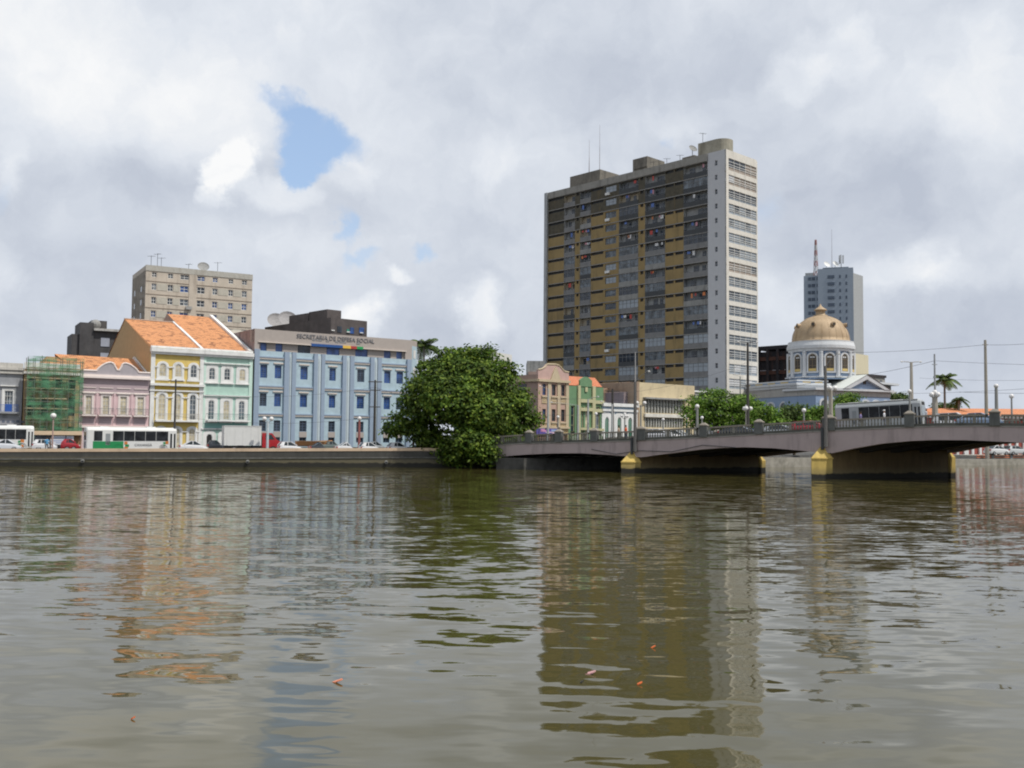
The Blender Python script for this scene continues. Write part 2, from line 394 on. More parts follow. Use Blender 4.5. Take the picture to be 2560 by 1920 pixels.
# street level west of the bridge (higher than the far market quay)
road = MB().vprism([QL[0], QL[1], QL[2], QL[3], QL[4], QL[5], QL[6], (75, 200), (60, 600), (-900, 600), (-900, 92.)], .902, GZ)
tag(road.build('road', MATS['asphalt']), 'riverside street with cars and buses', None, kind='structure')
QM = mat('quay_stone', (.082, .080, .074), .9, .3, .9, (.022, .022, .02), .45, False, bump=.05)
QM2 = mat('pale_quay_stone', (.33, .31, .27), .9, .25, .5, (.12, .115, .09), .5, False)
def strip(pl, tops, z0, thick, m, name, label, cat, kind=None, parent=None, off=0.):
    mb = MB()
    for i in range(len(pl)-1):
        a, b = Vector(pl[i]), Vector(pl[i+1]); d = (b-a).normalized(); nn = Vector((-d.y, d.x))
        a0, b0 = a-nn*off, b-nn*off; a1, b1 = a0+nn*thick, b0+nn*thick
        t0, t1 = tops[i], tops[i+1]; l0, l1 = (z0[i], z0[i+1]) if isinstance(z0, list) else (z0, z0)
        v = [(*a0, l0), (*b0, l1), (*b1, l1), (*a1, l0), (*a0, t0), (*b0, t1), (*b1, t1), (*a1, t0)]
        k = len(mb.v); mb.v += v
        mb.f += [(k,k+1,k+5,k+4),(k+1,k+2,k+6,k+5),(k+2,k+3,k+7,k+6),(k+3,k,k+4,k+7),(k+4,k+5,k+6,k+7)]; mb.m += [0]*5
    o = mb.build(name, m, parent)
    if label: tag(o, label, cat, kind=kind)
    return o
qw = thing('quay_wall', 'long dark stone quay wall with a sunlit buff coping, left of the bridge', 'quay wall', (QL[0][0], QL[0][1], 0))
def rel(pl): return [(x-QL[0][0], y-QL[0][1]) for x, y in pl]
strip(rel(QL[:5]), QT[:5], -3.8, .6, QM, 'wall', None, None, parent=qw, off=.25)
COP = mat('buff_coping', (.66, .50, .36), .9, .14, .4, (.2, .16, .12), .6, False)
strip(rel(QL[:5]), [t+.36 for t in QT[:5]], [t+.002 for t in QT[:5]], .45, COP, 'coping', None, None, parent=qw, off=.30)
strip(rel(QL[:5]), [t-.72 for t in QT[:5]], [t-.86 for t in QT[:5]], .1, mat('ledge_stone', (.13, .13, .12), .9, .4), 'ledge', None, None, parent=qw, off=.32)
o = strip(QL[4:], QT[4:], -3.8, .6, QM2, 'quay_wall', 'pale stained quay wall seen under the bridge on the far bank', 'quay wall', off=.25)

# ------------------------------------------------------------------ left row of houses, one line in plan at 36 degrees
TH = math.radians(36)
def rowfr(pa, pb, z=GZ): return Fr(on_line(pa, 632, 154., TH), on_line(pb, 632, 154., TH), z)

def hood(mb, x0, x1, z, mi=0, h=.16, d=.3):
    mb.box(x0, x1, -d, -.001, z, z+h, mi)
def railing(parent, x0, x1, z, y0, h=1.0, m=None, name='balcony_railing'):
    mb = MB(); mb.box(x0, x1, y0-.03, y0+.03, z+h-.05, z+h); mb.box(x0, x1, y0-.02, y0+.02, z+.08, z+.12)
    k = int((x1-x0)/.16)
    for i in range(k+1):
        x = x0+(x1-x0)*i/k; mb.box(x-.014, x+.014, y0-.014, y0+.014, z+.1, z+h-.05)
    for x in (x0, x1): mb.box(x-.02, x+.02, y0, -.02, z+h-.05, z+h)
    return mb.build(name, m or RAIL, parent)

# --- grey house at the left edge
f = rowfr(-75, 52); b = building('grey_town_house', 'grey house with a blue balcony door at the left edge', 'house', f)
H = f.z(20, 925); GW = mat('grey_render', (.29, .30, .32), var=.1, stain=.5, scol=(.13, .13, .13))
ops = []
for p0, p1 in ((10, 33), (-45, -22)):
    x0, z0 = f.L(p0, 1029); x1, z1 = f.L(p1, 977); ops.append((x0, x1, z0, z1))
gx0, gz0 = f.L(-40, 1100); 
ops2 = [(f.x(-50), f.x(-20), .1, 2.9), (f.x(5), f.x(35), .1, 2.9)]
mb = MB().wall(0, f.W, 0, H, ops+ops2, .25); mb.box(0, f.W, .26, 14, 0, H-.3); mb.box(f.W-.001, f.W, 0, .26, 0, H)
mb.build('wall', GW, b)
mb = MB(); mb.box(-.1, f.W+.05, -.45, 0.1, H, H+.35); mb.box(-.1, f.W+.05, -.3, -.002, H-.5, H-.1); mb.box(0, f.W, -.1, .2, H+.35, H+1.0)
mb.build('cornice', mat('worn_cream', (.50, .48, .44), stain=.6, scol=(.2, .2, .19)), b)
BLUEP = mat('blue_paint', (.03, .10, .38), .5, .1)
for (x0, x1, z0, z1) in ops:
    o = win(b, rect(x0, x1, z0, z1), fr=WFR, gl=GGL, inset=.15, nx=3, nz=4, trim=WHITE, tw=.35)
    MB().box(x0+.1, x1-.1, .02, .09, z0+.02, z0+(z1-z0)*.36).build('door_panel', BLUEP, b)
    MB().box(x0-.7, x1+.7, -.7, -.001, z0-.25, z0-.02).build('balcony_slab', GW, b)
    railing(b, x0-.65, x1+.65, z0-.02, -.66, m=BLUEP)
    MB().box(x0-.6, x1+.6, -.3, -.002, z1+.6, z1+.75).build('window_hood', WHITE, b)
for (x0, x1, z0, z1) in ops2: win(b, rect(x0, x1, z0, z1), fr=DARKM, gl=DGL, inset=.15, nx=2, name='shop_door')
sx, sz = f.L(22, 1054)
sg = MB().box(f.x(-6), f.x(46), -.14, -.002, sz-.45, sz+.45).build('shop_sign', mat('sign_grey', (.33, .33, .35)), b)
for k in range(7): MB().box(sx-2.1+k*.6, sx-1.72+k*.6, -.16, -.141, sz-.14, sz+.10+.06*(k % 3)).build('sign_stroke', mat('sign_ink', (.12, .14, .19)), sg)

# --- house under scaffolding
f = rowfr(55, 196); b = building('house_under_repair', 'unpainted buff house behind green scaffold netting', 'house', f)
H = f.z(60, 900)
BUFF = mat('bare_plaster', (.38, .28, .15), var=.25, stain=.6, scol=(.16, .11, .06), streak=False)
ops = []
for i in range(4):
    x0 = f.W*(.08+.235*i); x1 = x0+f.W*.13
    for z0, z1 in ((.2, 3.2), (4.7, 7.4), (8.3, 10.0)):
        if z1 < H-1: ops.append((x0, x1, z0, z1))
MB().wall(0, f.W, 0, H-1.2, ops, .3).box(0, f.W, .35, 13, 0, H-1.4).build('wall', BUFF, b)
for o_ in ops: win(b, rect(*o_), fr=mat('old_timber', (.12, .09, .06)), gl=DGL, inset=.22, nx=2, nz=3)
MB().box(-.05, f.W, -.4, .2, H-1.9, H-1.55).box(0, f.W, -.15, .2, H-1.2, H-.3).build('cornice', WHITE, b)
rz0 = z_at(130, 925, 140)-GZ; rx0, rz1 = f.x(95), None
y_r = 8.0; zr = f.z(100, 890, y_r)
MB().poly([(2.5, .2, H-1.2), (f.W, .2, H-1.2), (f.W, y_r, zr), (4.2, y_r, zr)]).poly([(2.5, 14, H-1.2), (f.W, 14, H-1.2), (f.W, y_r, zr), (4.2, y_r, zr)]).poly([(2.5, .2, H-1.2), (4.2, y_r, zr), (2.5, 14, H-1.2)]).build('roof', TILE, b)
# the scaffold itself is another thing
s = thing('scaffold', 'pole scaffold wrapped in torn green netting before the buff house', 'scaffold', f.w(0, -2.2, GZ), f.rot)
PL = mat('scaffold_pole', (.20, .19, .17), .6); PK = mat('plank_wood', (.52, .42, .27), .8, .3)
Hs = f.z(60, 893, -1.5)
for i in range(9):
    x = .1+(f.W-.3)*i/8
    MB().tube((x, 0, 0), (x, 0, Hs+random.uniform(-.2, .6)), .05, n=5).tube((x, 1.3, 0), (x, 1.3, Hs), .05, n=5).build('pole', PL, s)
nlev = 9
for j in range(1, nlev):
    z = Hs*j/nlev
    mb = MB(); mb.box(0, f.W, -.04, .04, z+.95, z+1.02); mb.build('rail', PL, s)
    mb = MB(); x = 0
    while x < f.W-.8:
        l = random.uniform(1.6, 3.4)
        if random.random() < .82: mb.box(x, min(x+l, f.W), 0, 1.2, z-.05, z+random.choice((.04, .10)))
        x += l+.1
    mb.build('plank_deck', PK, s)
def net_mat():
    m = bpy.data.materials.new('green_netting'); m.use_nodes = True; T = NT(m.node_tree); b_ = T.n['Principled BSDF']
    pos = T.new('ShaderNodeTexCoord').outputs['Object']
    n1 = T.noise(T.vm('MULTIPLY', pos, (.7, 1, 1.5)), .9, 4, .6); n2 = T.noise(T.vm('MULTIPLY', pos, (.25, 1, 2.4)), .8, 3)
    b_.inputs['Base Color'].default_value = (.045, .24, .11, 1); T.put(b_.inputs['Base Color'], T.mix(T.mr(n1, .35, .65), (.035, .13, .065, 1), (.09, .27, .14, 1)))
    b_.inputs['Roughness'].default_value = .8
    al = T.mr(T.math('ADD', T.math('MULTIPLY', n1, .5), T.math('MULTIPLY', n2, .5)), .40, .60, .12, .72, True)
    T.put(b_.inputs['Alpha'], al); MATS['green_netting'] = m; return m
NM = net_mat()
for i in range(4):
    mb = MB(); x0 = f.W*i/4; x1 = f.W*(i+1)/4
    for a in range(8):
        for c in range(24):
            def pt(aa, cc):
                x = x0+(x1-x0)*aa/8; z = .8+(Hs-.6)*cc/24
                return (x, -.12-.10*math.sin(x*2.3+i)*math.sin(z*1.7), z)
            mb.poly([pt(a, c), pt(a+1, c), pt(a+1, c+1), pt(a, c+1)])
    mb.build('netting', NM, s)

for i, x in enumerate((22, 41, 63, 84, 103, 121, 137)):       # drain mouths along the wall
    k = 0
    while k < 3 and x > (Vector(QL[k+1])-Vector(QL[0])).length: k += 1
    A_, B_ = Vector(QL[k]), Vector(QL[k+1]); d_ = (B_-A_).normalized(); p_ = A_+d_*(x-(A_-Vector(QL[0])).length)-Vector(QL[0]); n_ = Vector((-d_.y, d_.x)); p_ = p_-n_*.27
    MB().tube((p_.x, p_.y, .62), (p_.x-n_.x*.22, p_.y-n_.y*.22, .60), .2, n=10, mi=0).tube((p_.x-n_.x*.221, p_.y-n_.y*.221, .60), (p_.x-n_.x*.224, p_.y-n_.y*.224, .60), .15, n=10, mi=1).build('drain_outlet', [CONC, BLACKI], qw)
# --- pink house
f = rowfr(197, 370.5); b = building('pink_house', 'pink two storey house with a curved broken parapet and four balconies', 'house', f)
PINK = mat('pink_paint', (.64, .465, .475), var=.1, stain=.4, scol=(.46, .32, .33)); LIL = mat('lilac_paint', (.40, .32, .34), var=.06)
PGREY = mat('grey_parapet', (.37, .34, .36), var=.08, stain=.3, scol=(.2, .19, .2)); PW = mat('pink_white_trim', (.74, .66, .62), var=.05)
zc0, zc1 = f.z(200, 944), f.z(200, 934); H = zc0
zw1, zw0 = f.z(212, 989), f.z(212, 1036)
cols = [(208.5, 229.6), (251, 273), (295, 317), (338, 360)]
ops = [(f.x(a)+.15, f.x(c)-.15, zw0, zw1) for a, c in cols]
low = [(f.x(a), f.x(c), .1, f.z(205, 1074)) for a, c in cols]
MB().wall(0, f.W, 0, zc0, ops+low, .28).box(0, f.W, .3, 15, 0, zc0-.1).build('wall', PINK, b)
MB().box(.02, f.W-.02, -.06, -.001, f.z(200, 978), zc0-.003).build('frieze', LIL, b)
mb = MB(); mb.box(-.05, f.W, -.55, .3, zc0, zc0+.28); mb.box(-.05, f.W, -.35, .3, zc0+.281, zc1)
mb.box(0, f.W, -.12, -.07, f.z(200, 981), f.z(200, 978)); mb.build('cornice', PW, b)
zp = f.z(200, 925)
def curve(x0, x1, flip):
    pts = []
    for k in range(13):
        t = k/12; u = t if not flip else 1-t
        pts.append((x0+(x1-x0)*t, None if 0 else u))
    return pts
par = [(0, zc1+.001), (f.W, zc1+.001), (f.W, zp)]
zt = f.z(272, 906)                           # top of the two half arches
xr = [f.x(p) for p in (236, 272, 284, 296, 306, 342)]
def half(t): return zp+(zt-zp)*math.sin(PI/2*min(1, t))**.8
for k in range(11): t = k/10; par.append((xr[5]+(xr[4]-xr[5])*t, half(t)))
par += [(xr[3]+.25, zt-.15), (xr[3]+.1, zt-.6), (xr[3]-.2, zt-1.15), ((xr[2]+xr[3])/2, zt-1.0), (xr[2]+.25, zt-1.15), (xr[2]-.1, zt-.6), (xr[2]-.3, zt-.15)]
for k in range(11): t = 1-k/10; par.append((xr[0]+(xr[1]-xr[0])*t, half(t)))
par.append((0, zp))
MB().prism(par, -.12, .15).build('parapet', PGREY, b)
mb = MB(); top = par[2:]
for (xa, za), (xb, zb) in zip(top, top[1:]): mb.tube((xa, -.1, za), (xb, -.1, zb), .13, n=6)
mb.build('parapet_moulding', PW, b)
for (x0, x1, z0, z1) in ops:
    win(b, rect(x0, x1, z0, z1), fr=WFR, gl=random.choice([CURT, CURT, GGL]), inset=.12, nx=2, nz=4, trim=PW, tw=.28)
    MB().box(x0-.42, x1+.42, -.07, -.002, z1+.55, z1+1.15).build('lilac_panel', LIL, b)
    MB().box(x0-.5, x1+.5, -.2, -.071, z1+.36, z1+.5).box(x0-.5, x1+.5, -.16, -.071, z1+1.15, z1+1.25).build('window_hood', PW, b)
    MB().box(x0-.6, x1+.6, -.65, -.001, z0-.22, z0-.04).build('balcony_slab', PW, b); railing(b, x0-.55, x1+.55, z0-.04, -.6, 1.0)
    MB().box(x0-.42, x1+.42, -.05, -.001, f.z(205, 1061), f.z(205, 1043)).build('lilac_panel', LIL, b)
MB().box(-.02, f.W, -.3, -.001, f.z(200, 1069), f.z(200, 1064)).build('ledge', PW, b)
for x in [0]+[f.x((a[1]+c[0])/2) for a, c in zip(cols, cols[1:])]+[f.W-.35]:
    MB().box(max(0, x-.17), max(0, x-.17)+.34, -.1, -.001, 0, f.z(200, 981)-.003).build('pilaster', PINK, b)
for o_ in low: win(b, rect(*o_), fr=WFR, gl=GGL, inset=.2, nx=2, nz=2, name='ground_door')
yr = 8.5; zr0 = f.z(161, 886, yr); zr1 = f.z(329, 897, yr); xl, xrr = f.x(150, 900, yr), f.W
MB().poly([(0, .3, zc1), (f.W, .3, zc1), (f.W, yr, zr1), (-2, yr, zr0)]).poly([(-2, yr, zr0), (f.W, yr, zr1), (f.W, 16, zc1-.5), (0, 16, zc1-.5)]).build('roof', TILE, b)
MB().poly([(f.W-.02, .3, zc1), (f.W-.02, yr, zr1+.3), (f.W-.02, 16, zc1)]).poly([(f.W-.3, .3, zc1), (f.W-.3, yr, zr1+.3), (f.W-.3, 16, zc1)]).poly([(f.W-.3, .3, zc1+.3), (f.W, .3, zc1+.3), (f.W, yr, zr1+.32), (f.W-.3, yr, zr1+.32)]).build('party_wall', WHITE, b)

# --- yellow house and mint house share a cornice line
def townhouse(f, name, label, wallm, shadem, colr):
    b = building(name, label, 'house', f); return b
YEL = mat('yellow_paint', (.64, .48, .15), var=.1, stain=.35, scol=(.46, .33, .10)); OLV = mat('yellow_olive_band', (.52, .36, .07), var=.05)
MINT = mat('mint_paint', (.42, .60, .52), var=.1, stain=.35, scol=(.28, .43, .37)); MINTD = mat('teal_band', (.22, .42, .38), var=.05)
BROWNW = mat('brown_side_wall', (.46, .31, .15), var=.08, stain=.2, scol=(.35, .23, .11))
fy = rowfr(372, 505); fm = rowfr(505, 628)
zct, zcb = fy.z(374, 863), fy.z(374, 884)       # parapet top, cornice underside

def parapet(f, b, colm):
    mb = MB(); mb.box(-.03, f.W, -.1, .2, zct-.28, zct); mb.box(0, f.W, .02, .2, zcb+.9, zct-.28); mb.build('parapet', WHITE, b)
    mb = MB(); mb.box(-.1, f.W, -.6, .2, zcb+.35, zcb+.9); mb.box(-.05, f.W, -.4, -.001, zcb, zcb+.349); mb.build('cornice', WHITE, b)
    for i in range(3):
        cx = f.W*(.2+.3*i); w_ = f.W*.12; zc = (zcb+.9+zct-.28)/2; hh = (zct-zcb-1.18)/2-.03
        pts = [(cx-w_, zc)]+[(cx-w_+2*w_*k/8, zc+hh*math.sin(PI*k/8)) for k in range(1, 8)]+[(cx+w_, zc)]+[(cx+w_-2*w_*k/8, zc-hh*math.sin(PI*k/8)) for k in range(1, 8)]
        MB().ring(pts, grow(pts, -.09), -.04, .015).build('parapet_ornament', colm, b)
f, b = fy, building('yellow_house', 'yellow three storey house with white arched windows', 'house', fy)
up = [(392.5, 411.4), (432.5, 450), (471, 488)]
zu1, zu0 = f.z(402, 908), f.z(402, 941); zm1, zm0 = f.z(402, 984), f.z(402, 1049); zg1 = f.z(402, 1070)
o_up = [(f.x(a), f.x(c), zu0, zu1) for a, c in up]; o_mid = [(f.x(a), f.x(c), zm0, zm1) for a, c in up]; o_gr = [(f.x(a), f.x(c), .1, zg1) for a, c in up]
MB().box(0, f.W, 0, .4, 0, zcb).build('wall', YEL, b)
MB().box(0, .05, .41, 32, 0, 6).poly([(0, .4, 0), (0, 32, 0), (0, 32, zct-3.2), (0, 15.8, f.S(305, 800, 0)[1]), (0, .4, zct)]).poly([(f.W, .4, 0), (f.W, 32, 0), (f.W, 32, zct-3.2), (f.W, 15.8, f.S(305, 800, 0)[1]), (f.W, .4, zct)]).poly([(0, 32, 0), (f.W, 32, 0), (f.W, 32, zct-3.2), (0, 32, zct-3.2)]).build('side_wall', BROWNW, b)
zr = f.S(305, 800, 0)[1]
rf = MB().poly([(-.1, .2, zct-.25), (f.W+.1, .2, zct-.25), (f.W+.1, 15.8, zr), (-.1, 15.8, zr)]).poly([(-.1, 15.8, zr), (f.W+.1, 15.8, zr), (f.W+.1, 32.2, zct-3.2), (-.1, 32.2, zct-3.2)]).build('roof', TILE, b)
MB().box(-.12, f.W-.4, 15.6, 16, zr, zr+.14).build('ridge_cap', mat('ridge_mortar', (.55, .45, .38)), b)
mb = MB(); mb.poly([(f.W-.35, .2, zct-.05), (f.W+.05, .2, zct-.05), (f.W+.05, 15.8, zr+.22), (f.W-.35, 15.8, zr+.22)]); mb.poly([(f.W-.35, .2, zct-.05), (f.W-.35, 15.8, zr+.22), (f.W-.35, 15.8, zr-.1), (f.W-.35, .2, zct-.3)]); mb.build('verge', WHITE, b)
for x0, x1 in ((0, .62), (f.W-.62, f.W-.005)):
    MB().box(x0, x1, -.14, -.001, 0, zcb-.001).build('pilaster', WHITE, b)
for z, h, d in ((f.z(374, 963), .36, .5), (f.z(374, 977), .22, .25)):
    MB().box(-.1, f.W+.1, -d, -.002, z, z+h).build('string_course', WHITE, b)
MB().box(.63, f.W-.63, -.03, -.001, f.z(374, 976)+.25, f.z(374, 963)-.002).build('olive_band', OLV, b)  # darker yellow band between the two string courses
for lst, rows in ((o_up, 3), (o_mid, 5), (o_gr, 3)):
    for j, (x0, x1, z0, z1) in enumerate(lst):
        win(b, arch(x0, x1, z0, z1), y=-.004, fr=WFR, gl=random.choice([CURT, GGL, CURT]), inset=-.01, nx=2, nz=rows, trim=WHITE, tw=.34, proud=.12, fw=.1)
        zs = z1-(x1-x0)/2
        MB().box(x0-.62, x0-.12, -.2, -.13, zs-.08, zs+.1).box(x1+.12, x1+.62, -.2, -.13, zs-.08, zs+.1).build('impost', WHITE, b)
        if lst is o_up: MB().box(x0-.5, x1+.5, -.22, -.002, z0-.6, z0-.35).build('sill', WHITE, b)
MB().box(.75, f.W-.7, -1.0, -.002, zm0-.32, zm0-.08).build('balcony_slab', WHITE, b)
railing(b, .8, f.W-.75, zm0-.08, -.95, 1.0, mat('cream_iron', (.45, .42, .36)))
parapet(f, b, mat('yellow_line', (.60, .45, .12)))

f, b = fm, building('mint_house', 'mint green three storey house with white window surrounds, right of the yellow one', 'house', fm)
cols = [(517.7, 534), (555.7, 572), (594, 610)]
zu1, zu0 = f.z(525, 919), f.z(525, 949); zm1, zm0 = f.z(525, 1000), f.z(525, 1049); zg1 = f.z(523, 1085)
MB().box(0, f.W, 0, .4, 0, zcb).box(0, f.W, .41, 30, 0, zcb-.5).build('wall', MINT, b)
zr2 = f.z(422, 785, 0)
# higher roof: apex above the shared wall
yR = 20.; ax, az_ = f.L(420, 785, yR); bx_, bz_ = f.L(529, 793, yR); zR = (az_+bz_)/2
MB().poly([(-.05, .2, zct-.3), (f.W, .2, zct-.3), (f.W, yR, zR), (-.05, yR, zR)]).poly([(-.05, yR, zR), (f.W, yR, zR), (f.W, 40, zct-3), (-.05, 40, zct-3)]).build('roof', TILE, b)
MB().poly([(-.06, .4, zct-.4), (-.06, yR, zR+.05), (-.06, 40, zct-3), (-.06, 40, 4), (-.06, .4, 4)]).build('gable_wall', mat('stained_gable', (.36, .27, .22), stain=.7, scol=(.15, .13, .12)), b)
mb = MB(); mb.poly([(f.W-.55, .2, zct+.1), (f.W, .2, zct+.1), (f.W, yR, zR+.45), (f.W-.55, yR, zR+.45)]); mb.poly([(f.W-.55, .2, zct+.1), (f.W-.55, yR, zR+.45), (f.W-.55, yR, zR-.1), (f.W-.55, .2, zct-.4)]); mb.poly([(f.W, .2, zct+.1), (f.W, yR, zR+.45), (f.W, yR, 6), (f.W, .2, 6)]); mb.build('verge', WHITE, b)
for x0, x1 in ((.02, .35), (f.W-.6, f.W-.05)): MB().box(x0, x1, -.12, -.001, 0, zcb-.001).build('pilaster', mat('pale_mint', (.55, .72, .63), var=.05), b)
for lst, rr, rows in (([(zu0, zu1)], 0, 3), ([(zm0, zm1)], 1, 5)):
    z0, z1 = lst[0]
    for j, (a, c) in enumerate(cols):
        x0, x1 = f.x(a), f.x(c)
        g = CURT if (j, rr) in ((1, 1), (2, 0)) else GGL
        win(b, arch(x0, x1, z0, z1, 8, .35), y=-.004, fr=WFR, gl=g, inset=-.01, nx=2, nz=rows, trim=WHITE, tw=.5, proud=.1, fw=.1)
        MB().box(x0-.75, x1+.75, -.3, -.101, z1+.62, z1+.8).box(x0-.6, x1+.6, -.16, -.101, z1+.35, z1+.45).build('window_hood', WHITE, b)
        if rr == 0: MB().box(x0-.62, x1+.62, -.25, -.101, z0-.62, z0-.42).build('sill', WHITE, b)
MB().box(.5, f.W-.6, -1.0, -.002, zm0-.3, zm0-.06).build('balcony_slab', WHITE, b); railing(b, .55, f.W-.65, zm0-.06, -.95, 1.0, mat('teal_iron', (.12, .22, .22)))
MB().box(.36, f.W-.61, -.05, -.002, f.z(520, 1072), zm0-.31).build('teal_band', MINTD, b)
for j, (a, c) in enumerate(((515, 531), (553, 570), (592, 608))):
    x0, x1 = f.x(a), f.x(c); win(b, arch(x0, x1, .05, zg1, 8, .45), y=-.006, fr=WFR, gl=BLACKI if j == 0 else GGL, inset=-.01, trim=WHITE, tw=.55, proud=.12, name='street_door', nx=1 if j == 0 else 2)
    MB().box(x0-.8, x1+.8, -.3, -.125, zg1+.7, zg1+.9).build('door_hood', WHITE, b)
parapet(f, b, mat('mint_line', (.40, .62, .52)))

# --- blue office building
f = rowfr(631, 1027); b = building('blue_office_building', 'long blue four storey office with darker blue pilasters and a buff attic', 'office building', f)
H = f.z(634, 821); ATT = mat('buff_attic', (.39, .345, .315), var=.05, stain=.15, scol=(.28, .25, .23)); LB = mat('pale_blue_paint', (.40, .515, .575), var=.10, stain=.4, scol=(.30, .38, .43))
DB = mat('slate_blue_paint', (.275, .345, .44), var=.05); LINE = mat('buff_moulding', (.62, .55, .49), var=.05)
za = f.z(648, 876); zat = f.z(648, 855)
r1 = (f.z(648, 944), f.z(648, 911)); r2 = (f.z(648, 1015), f.z(648, 982.5)); r3 = (f.z(648, 1078), f.z(648, 1050)); r4 = (f.z(690, 1106), f.z(690, 1093))
cx = [(647, 664.6), (683.5, 700.5), (748, 766), (820.6, 836.7), (890.5, 908.6), (958, 974), (989, 1005.5)]
cx = [(f.x(a), f.x(c)) for a, c in cx]
aw = [(648, 664), (686, 703.7), (742, 773.6), (814.6, 847), (887, 918), (959, 976), (990.5, 1005)]
aw = [(f.x(a), f.x(c)) for a, c in aw]
ops = [(a, c, z0, z1) for a, c in cx for z0, z1 in (r1, r2, r3, r4)]
MB().wall(0, f.W, 0, za, ops, .3).build('wall', LB, b)
xA, xB = f.x(643), f.x(1010)
MB().wall(0, xA, za, H, [], 0).wall(xA, xB, za, zat, [(a, c, za, zat) for a, c in aw], .35, y=.35).wall(xB, f.W, za, H, [], 0).box(xA, xB, 0, .35, zat, H).poly([(xA, 0, za), (xA, .35, za), (xA, .35, zat), (xA, 0, zat)]).poly([(xB, 0, za), (xB, .35, za), (xB, .35, zat), (xB, 0, zat)]).box(0, f.W, .36, 2, zat+.02, H-.01).build('attic', ATT, b)
MB().box(xA-.2, xB+.2, -.2, -.001, zat-.02, zat+.12).build('attic_ledge', LINE, b)
MB().poly([(0, 0, 0), (0, 24, 0), (0, 24, H-.0), (0, 0, H)]).poly([(0, 24, 0), (f.W, 24, 0), (f.W, 24, H), (0, 24, H)]).poly([(0, .9, H-.8), (f.W, .9, H-.8), (f.W, 24, H-.8), (0, 24, H-.8)]).build('side_wall', mat('stained_concrete_side', (.25, .19, .18), var=.2, stain=.8, scol=(.10, .075, .075), sscale=.4), b)
# splayed end bay turning away on the right
ex, ey = f.L(1046, 862)[0], 0
p0, p1 = f.w(f.W, 0), f.w(f.W+1.4, -.0)
wr = 1.9
mb = MB(); mb.poly([(f.W, 0, 0), (f.W+wr, 1.5, 0), (f.W+wr, 1.5, H-1), (f.W, 0, H-1)]); mb.poly([(f.W+wr, 1.5, 0), (f.W+wr, 24, 0), (f.W+wr, 24, H), (f.W+wr, 1.5, H)]); mb.build('splayed_wall', LB, b)
MB().poly([(f.W, 0, H-1), (f.W+wr, 1.5, H-1), (f.W+wr, 1.5, H), (f.W, 0, H)]).build('splayed_attic', ATT, b)
for k in range(5):
    z = H-3.2-k*3.1
    mb = MB(); mb.poly([(f.W+.5, .34, z), (f.W+1.4, 1.05, z), (f.W+1.4, 1.05, z+1.5), (f.W+.5, .34, z+1.5)]); mb.build('side_window', WFR, b)
for p in ((631, 643), (706, 718), (725, 735), (780, 789.5), (799, 807.5), (852, 861.5), (871, 881), (922, 931.5), (940, 949.6), (1013.5, 1024)):
    x0, x1 = f.x(p[0]), f.x(p[1]); MB().box(x0, x1, -.35, -.002, 0, za+(0.0 if p[0] > 640 else .2)).build('pilaster', DB, b)
for p in ((718, 725), (789.5, 799), (861.5, 871), (931.5, 940)):
    x0, x1 = f.x(p[0]), f.x(p[1]); MB().box(x0+.02, x1-.02, -.2, -.002, 0, za-.3).box(x0+(x1-x0)*.35, x0+(x1-x0)*.65, -.28, -.2, 0, za-.8).build('pilaster_strip', mat('ice_blue_paint', (.50, .575, .61), var=.05), b)
bays = [(643, 706), (735, 780), (807.5, 852), (881, 922), (949.6, 1013.5)]
for yb in (894, 967, 1036.5):
    zz = f.z(648, yb)
    for p in bays:
        x0, x1 = f.x(p[0])+.05, f.x(p[1])-.05
        MB().box(x0, x1, -.18, -.002, zz-.2, zz+.05).build('moulding', LINE, b); MB().box(x0, x1, -.26, -.002, zz+.052, zz+.25).build('blue_moulding', DB, b)
for ri, (z0, z1) in enumerate((r1, r2, r3, r4)):
    for ci, (a, c) in enumerate(cx):
        g = DGL if (ri, ci) in ((1, 0), (0, 4), (1, 6)) else (BGL if ri < 2 else DGL)
        win(b, rect(a, c, z0, z1), fr=mat('blue_frame', (.12, .17, .26), .5), gl=g, inset=.22, nx=2, nz=(6, 6, 4, 1)[ri], fw=.07, bars=.04)
        if ri < 2: MB().box(a-.25, c+.25, -.16, -.002, z1+.22, z1+.42).build('window_hood', LINE, b)
        if ri == 2: MB().box(a-.03, c+.03, -.05, -.001, r4[1]+.02, z0-.02).build('apron_panel', ATT, b)
for k, (a, c) in enumerate(aw):
    win(b, rect(a, c, za, zat), y=.35, fr=mat('blue_frame', (.12, .17, .26)), gl=BCUR if k != 2 else DGL, inset=.15, nx=2 if c-a > 2 else 1, fw=.06)
# sign: two lines of letters over a four colour bar
INK = mat('sign_dark', (.20, .20, .215)); INK2 = mat('sign_grey_letters', (.24, .235, .24))
xs, zs_ = f.L(841, 848.5); textmesh('SECRETARIA DE DEFESA SOCIAL', 1.0, 'sign_lettering', INK, b, (xs, -.06, zs_-.2), .05)
o = b.children[-1]; dx = o.dimensions.x
o.scale = ((f.x(893)-f.x(790))/max(dx, .1), .85, 1)
for a, c in ((776, 784), (786, 800), (810, 818), (833, 842), (844, 861), (887, 896)):     # faint second line, too blurred to read
    z = f.z((a+c)/2, 848.5+(a-776)*.085); MB().box(f.x(a), f.x(c), -.05, -.001, z-.2, z+.12).build('faint_letter_line', INK2, b)
zb_ = f.z(774, 858.5)
for p0, p1, cc, nm in ((773, 852, (.02, .08, .26), 'navy'), (852, 872, (.75, .48, .08), 'amber'), (872, 887, (.42, .05, .04), 'red'), (887, 903, (.02, .30, .09), 'green')):
    MB().box(f.x(p0), f.x(p1), -.22, -.001, zb_-.45, zb_).build('sign_bar', mat('sign_'+nm, cc, .5, .05), b, )
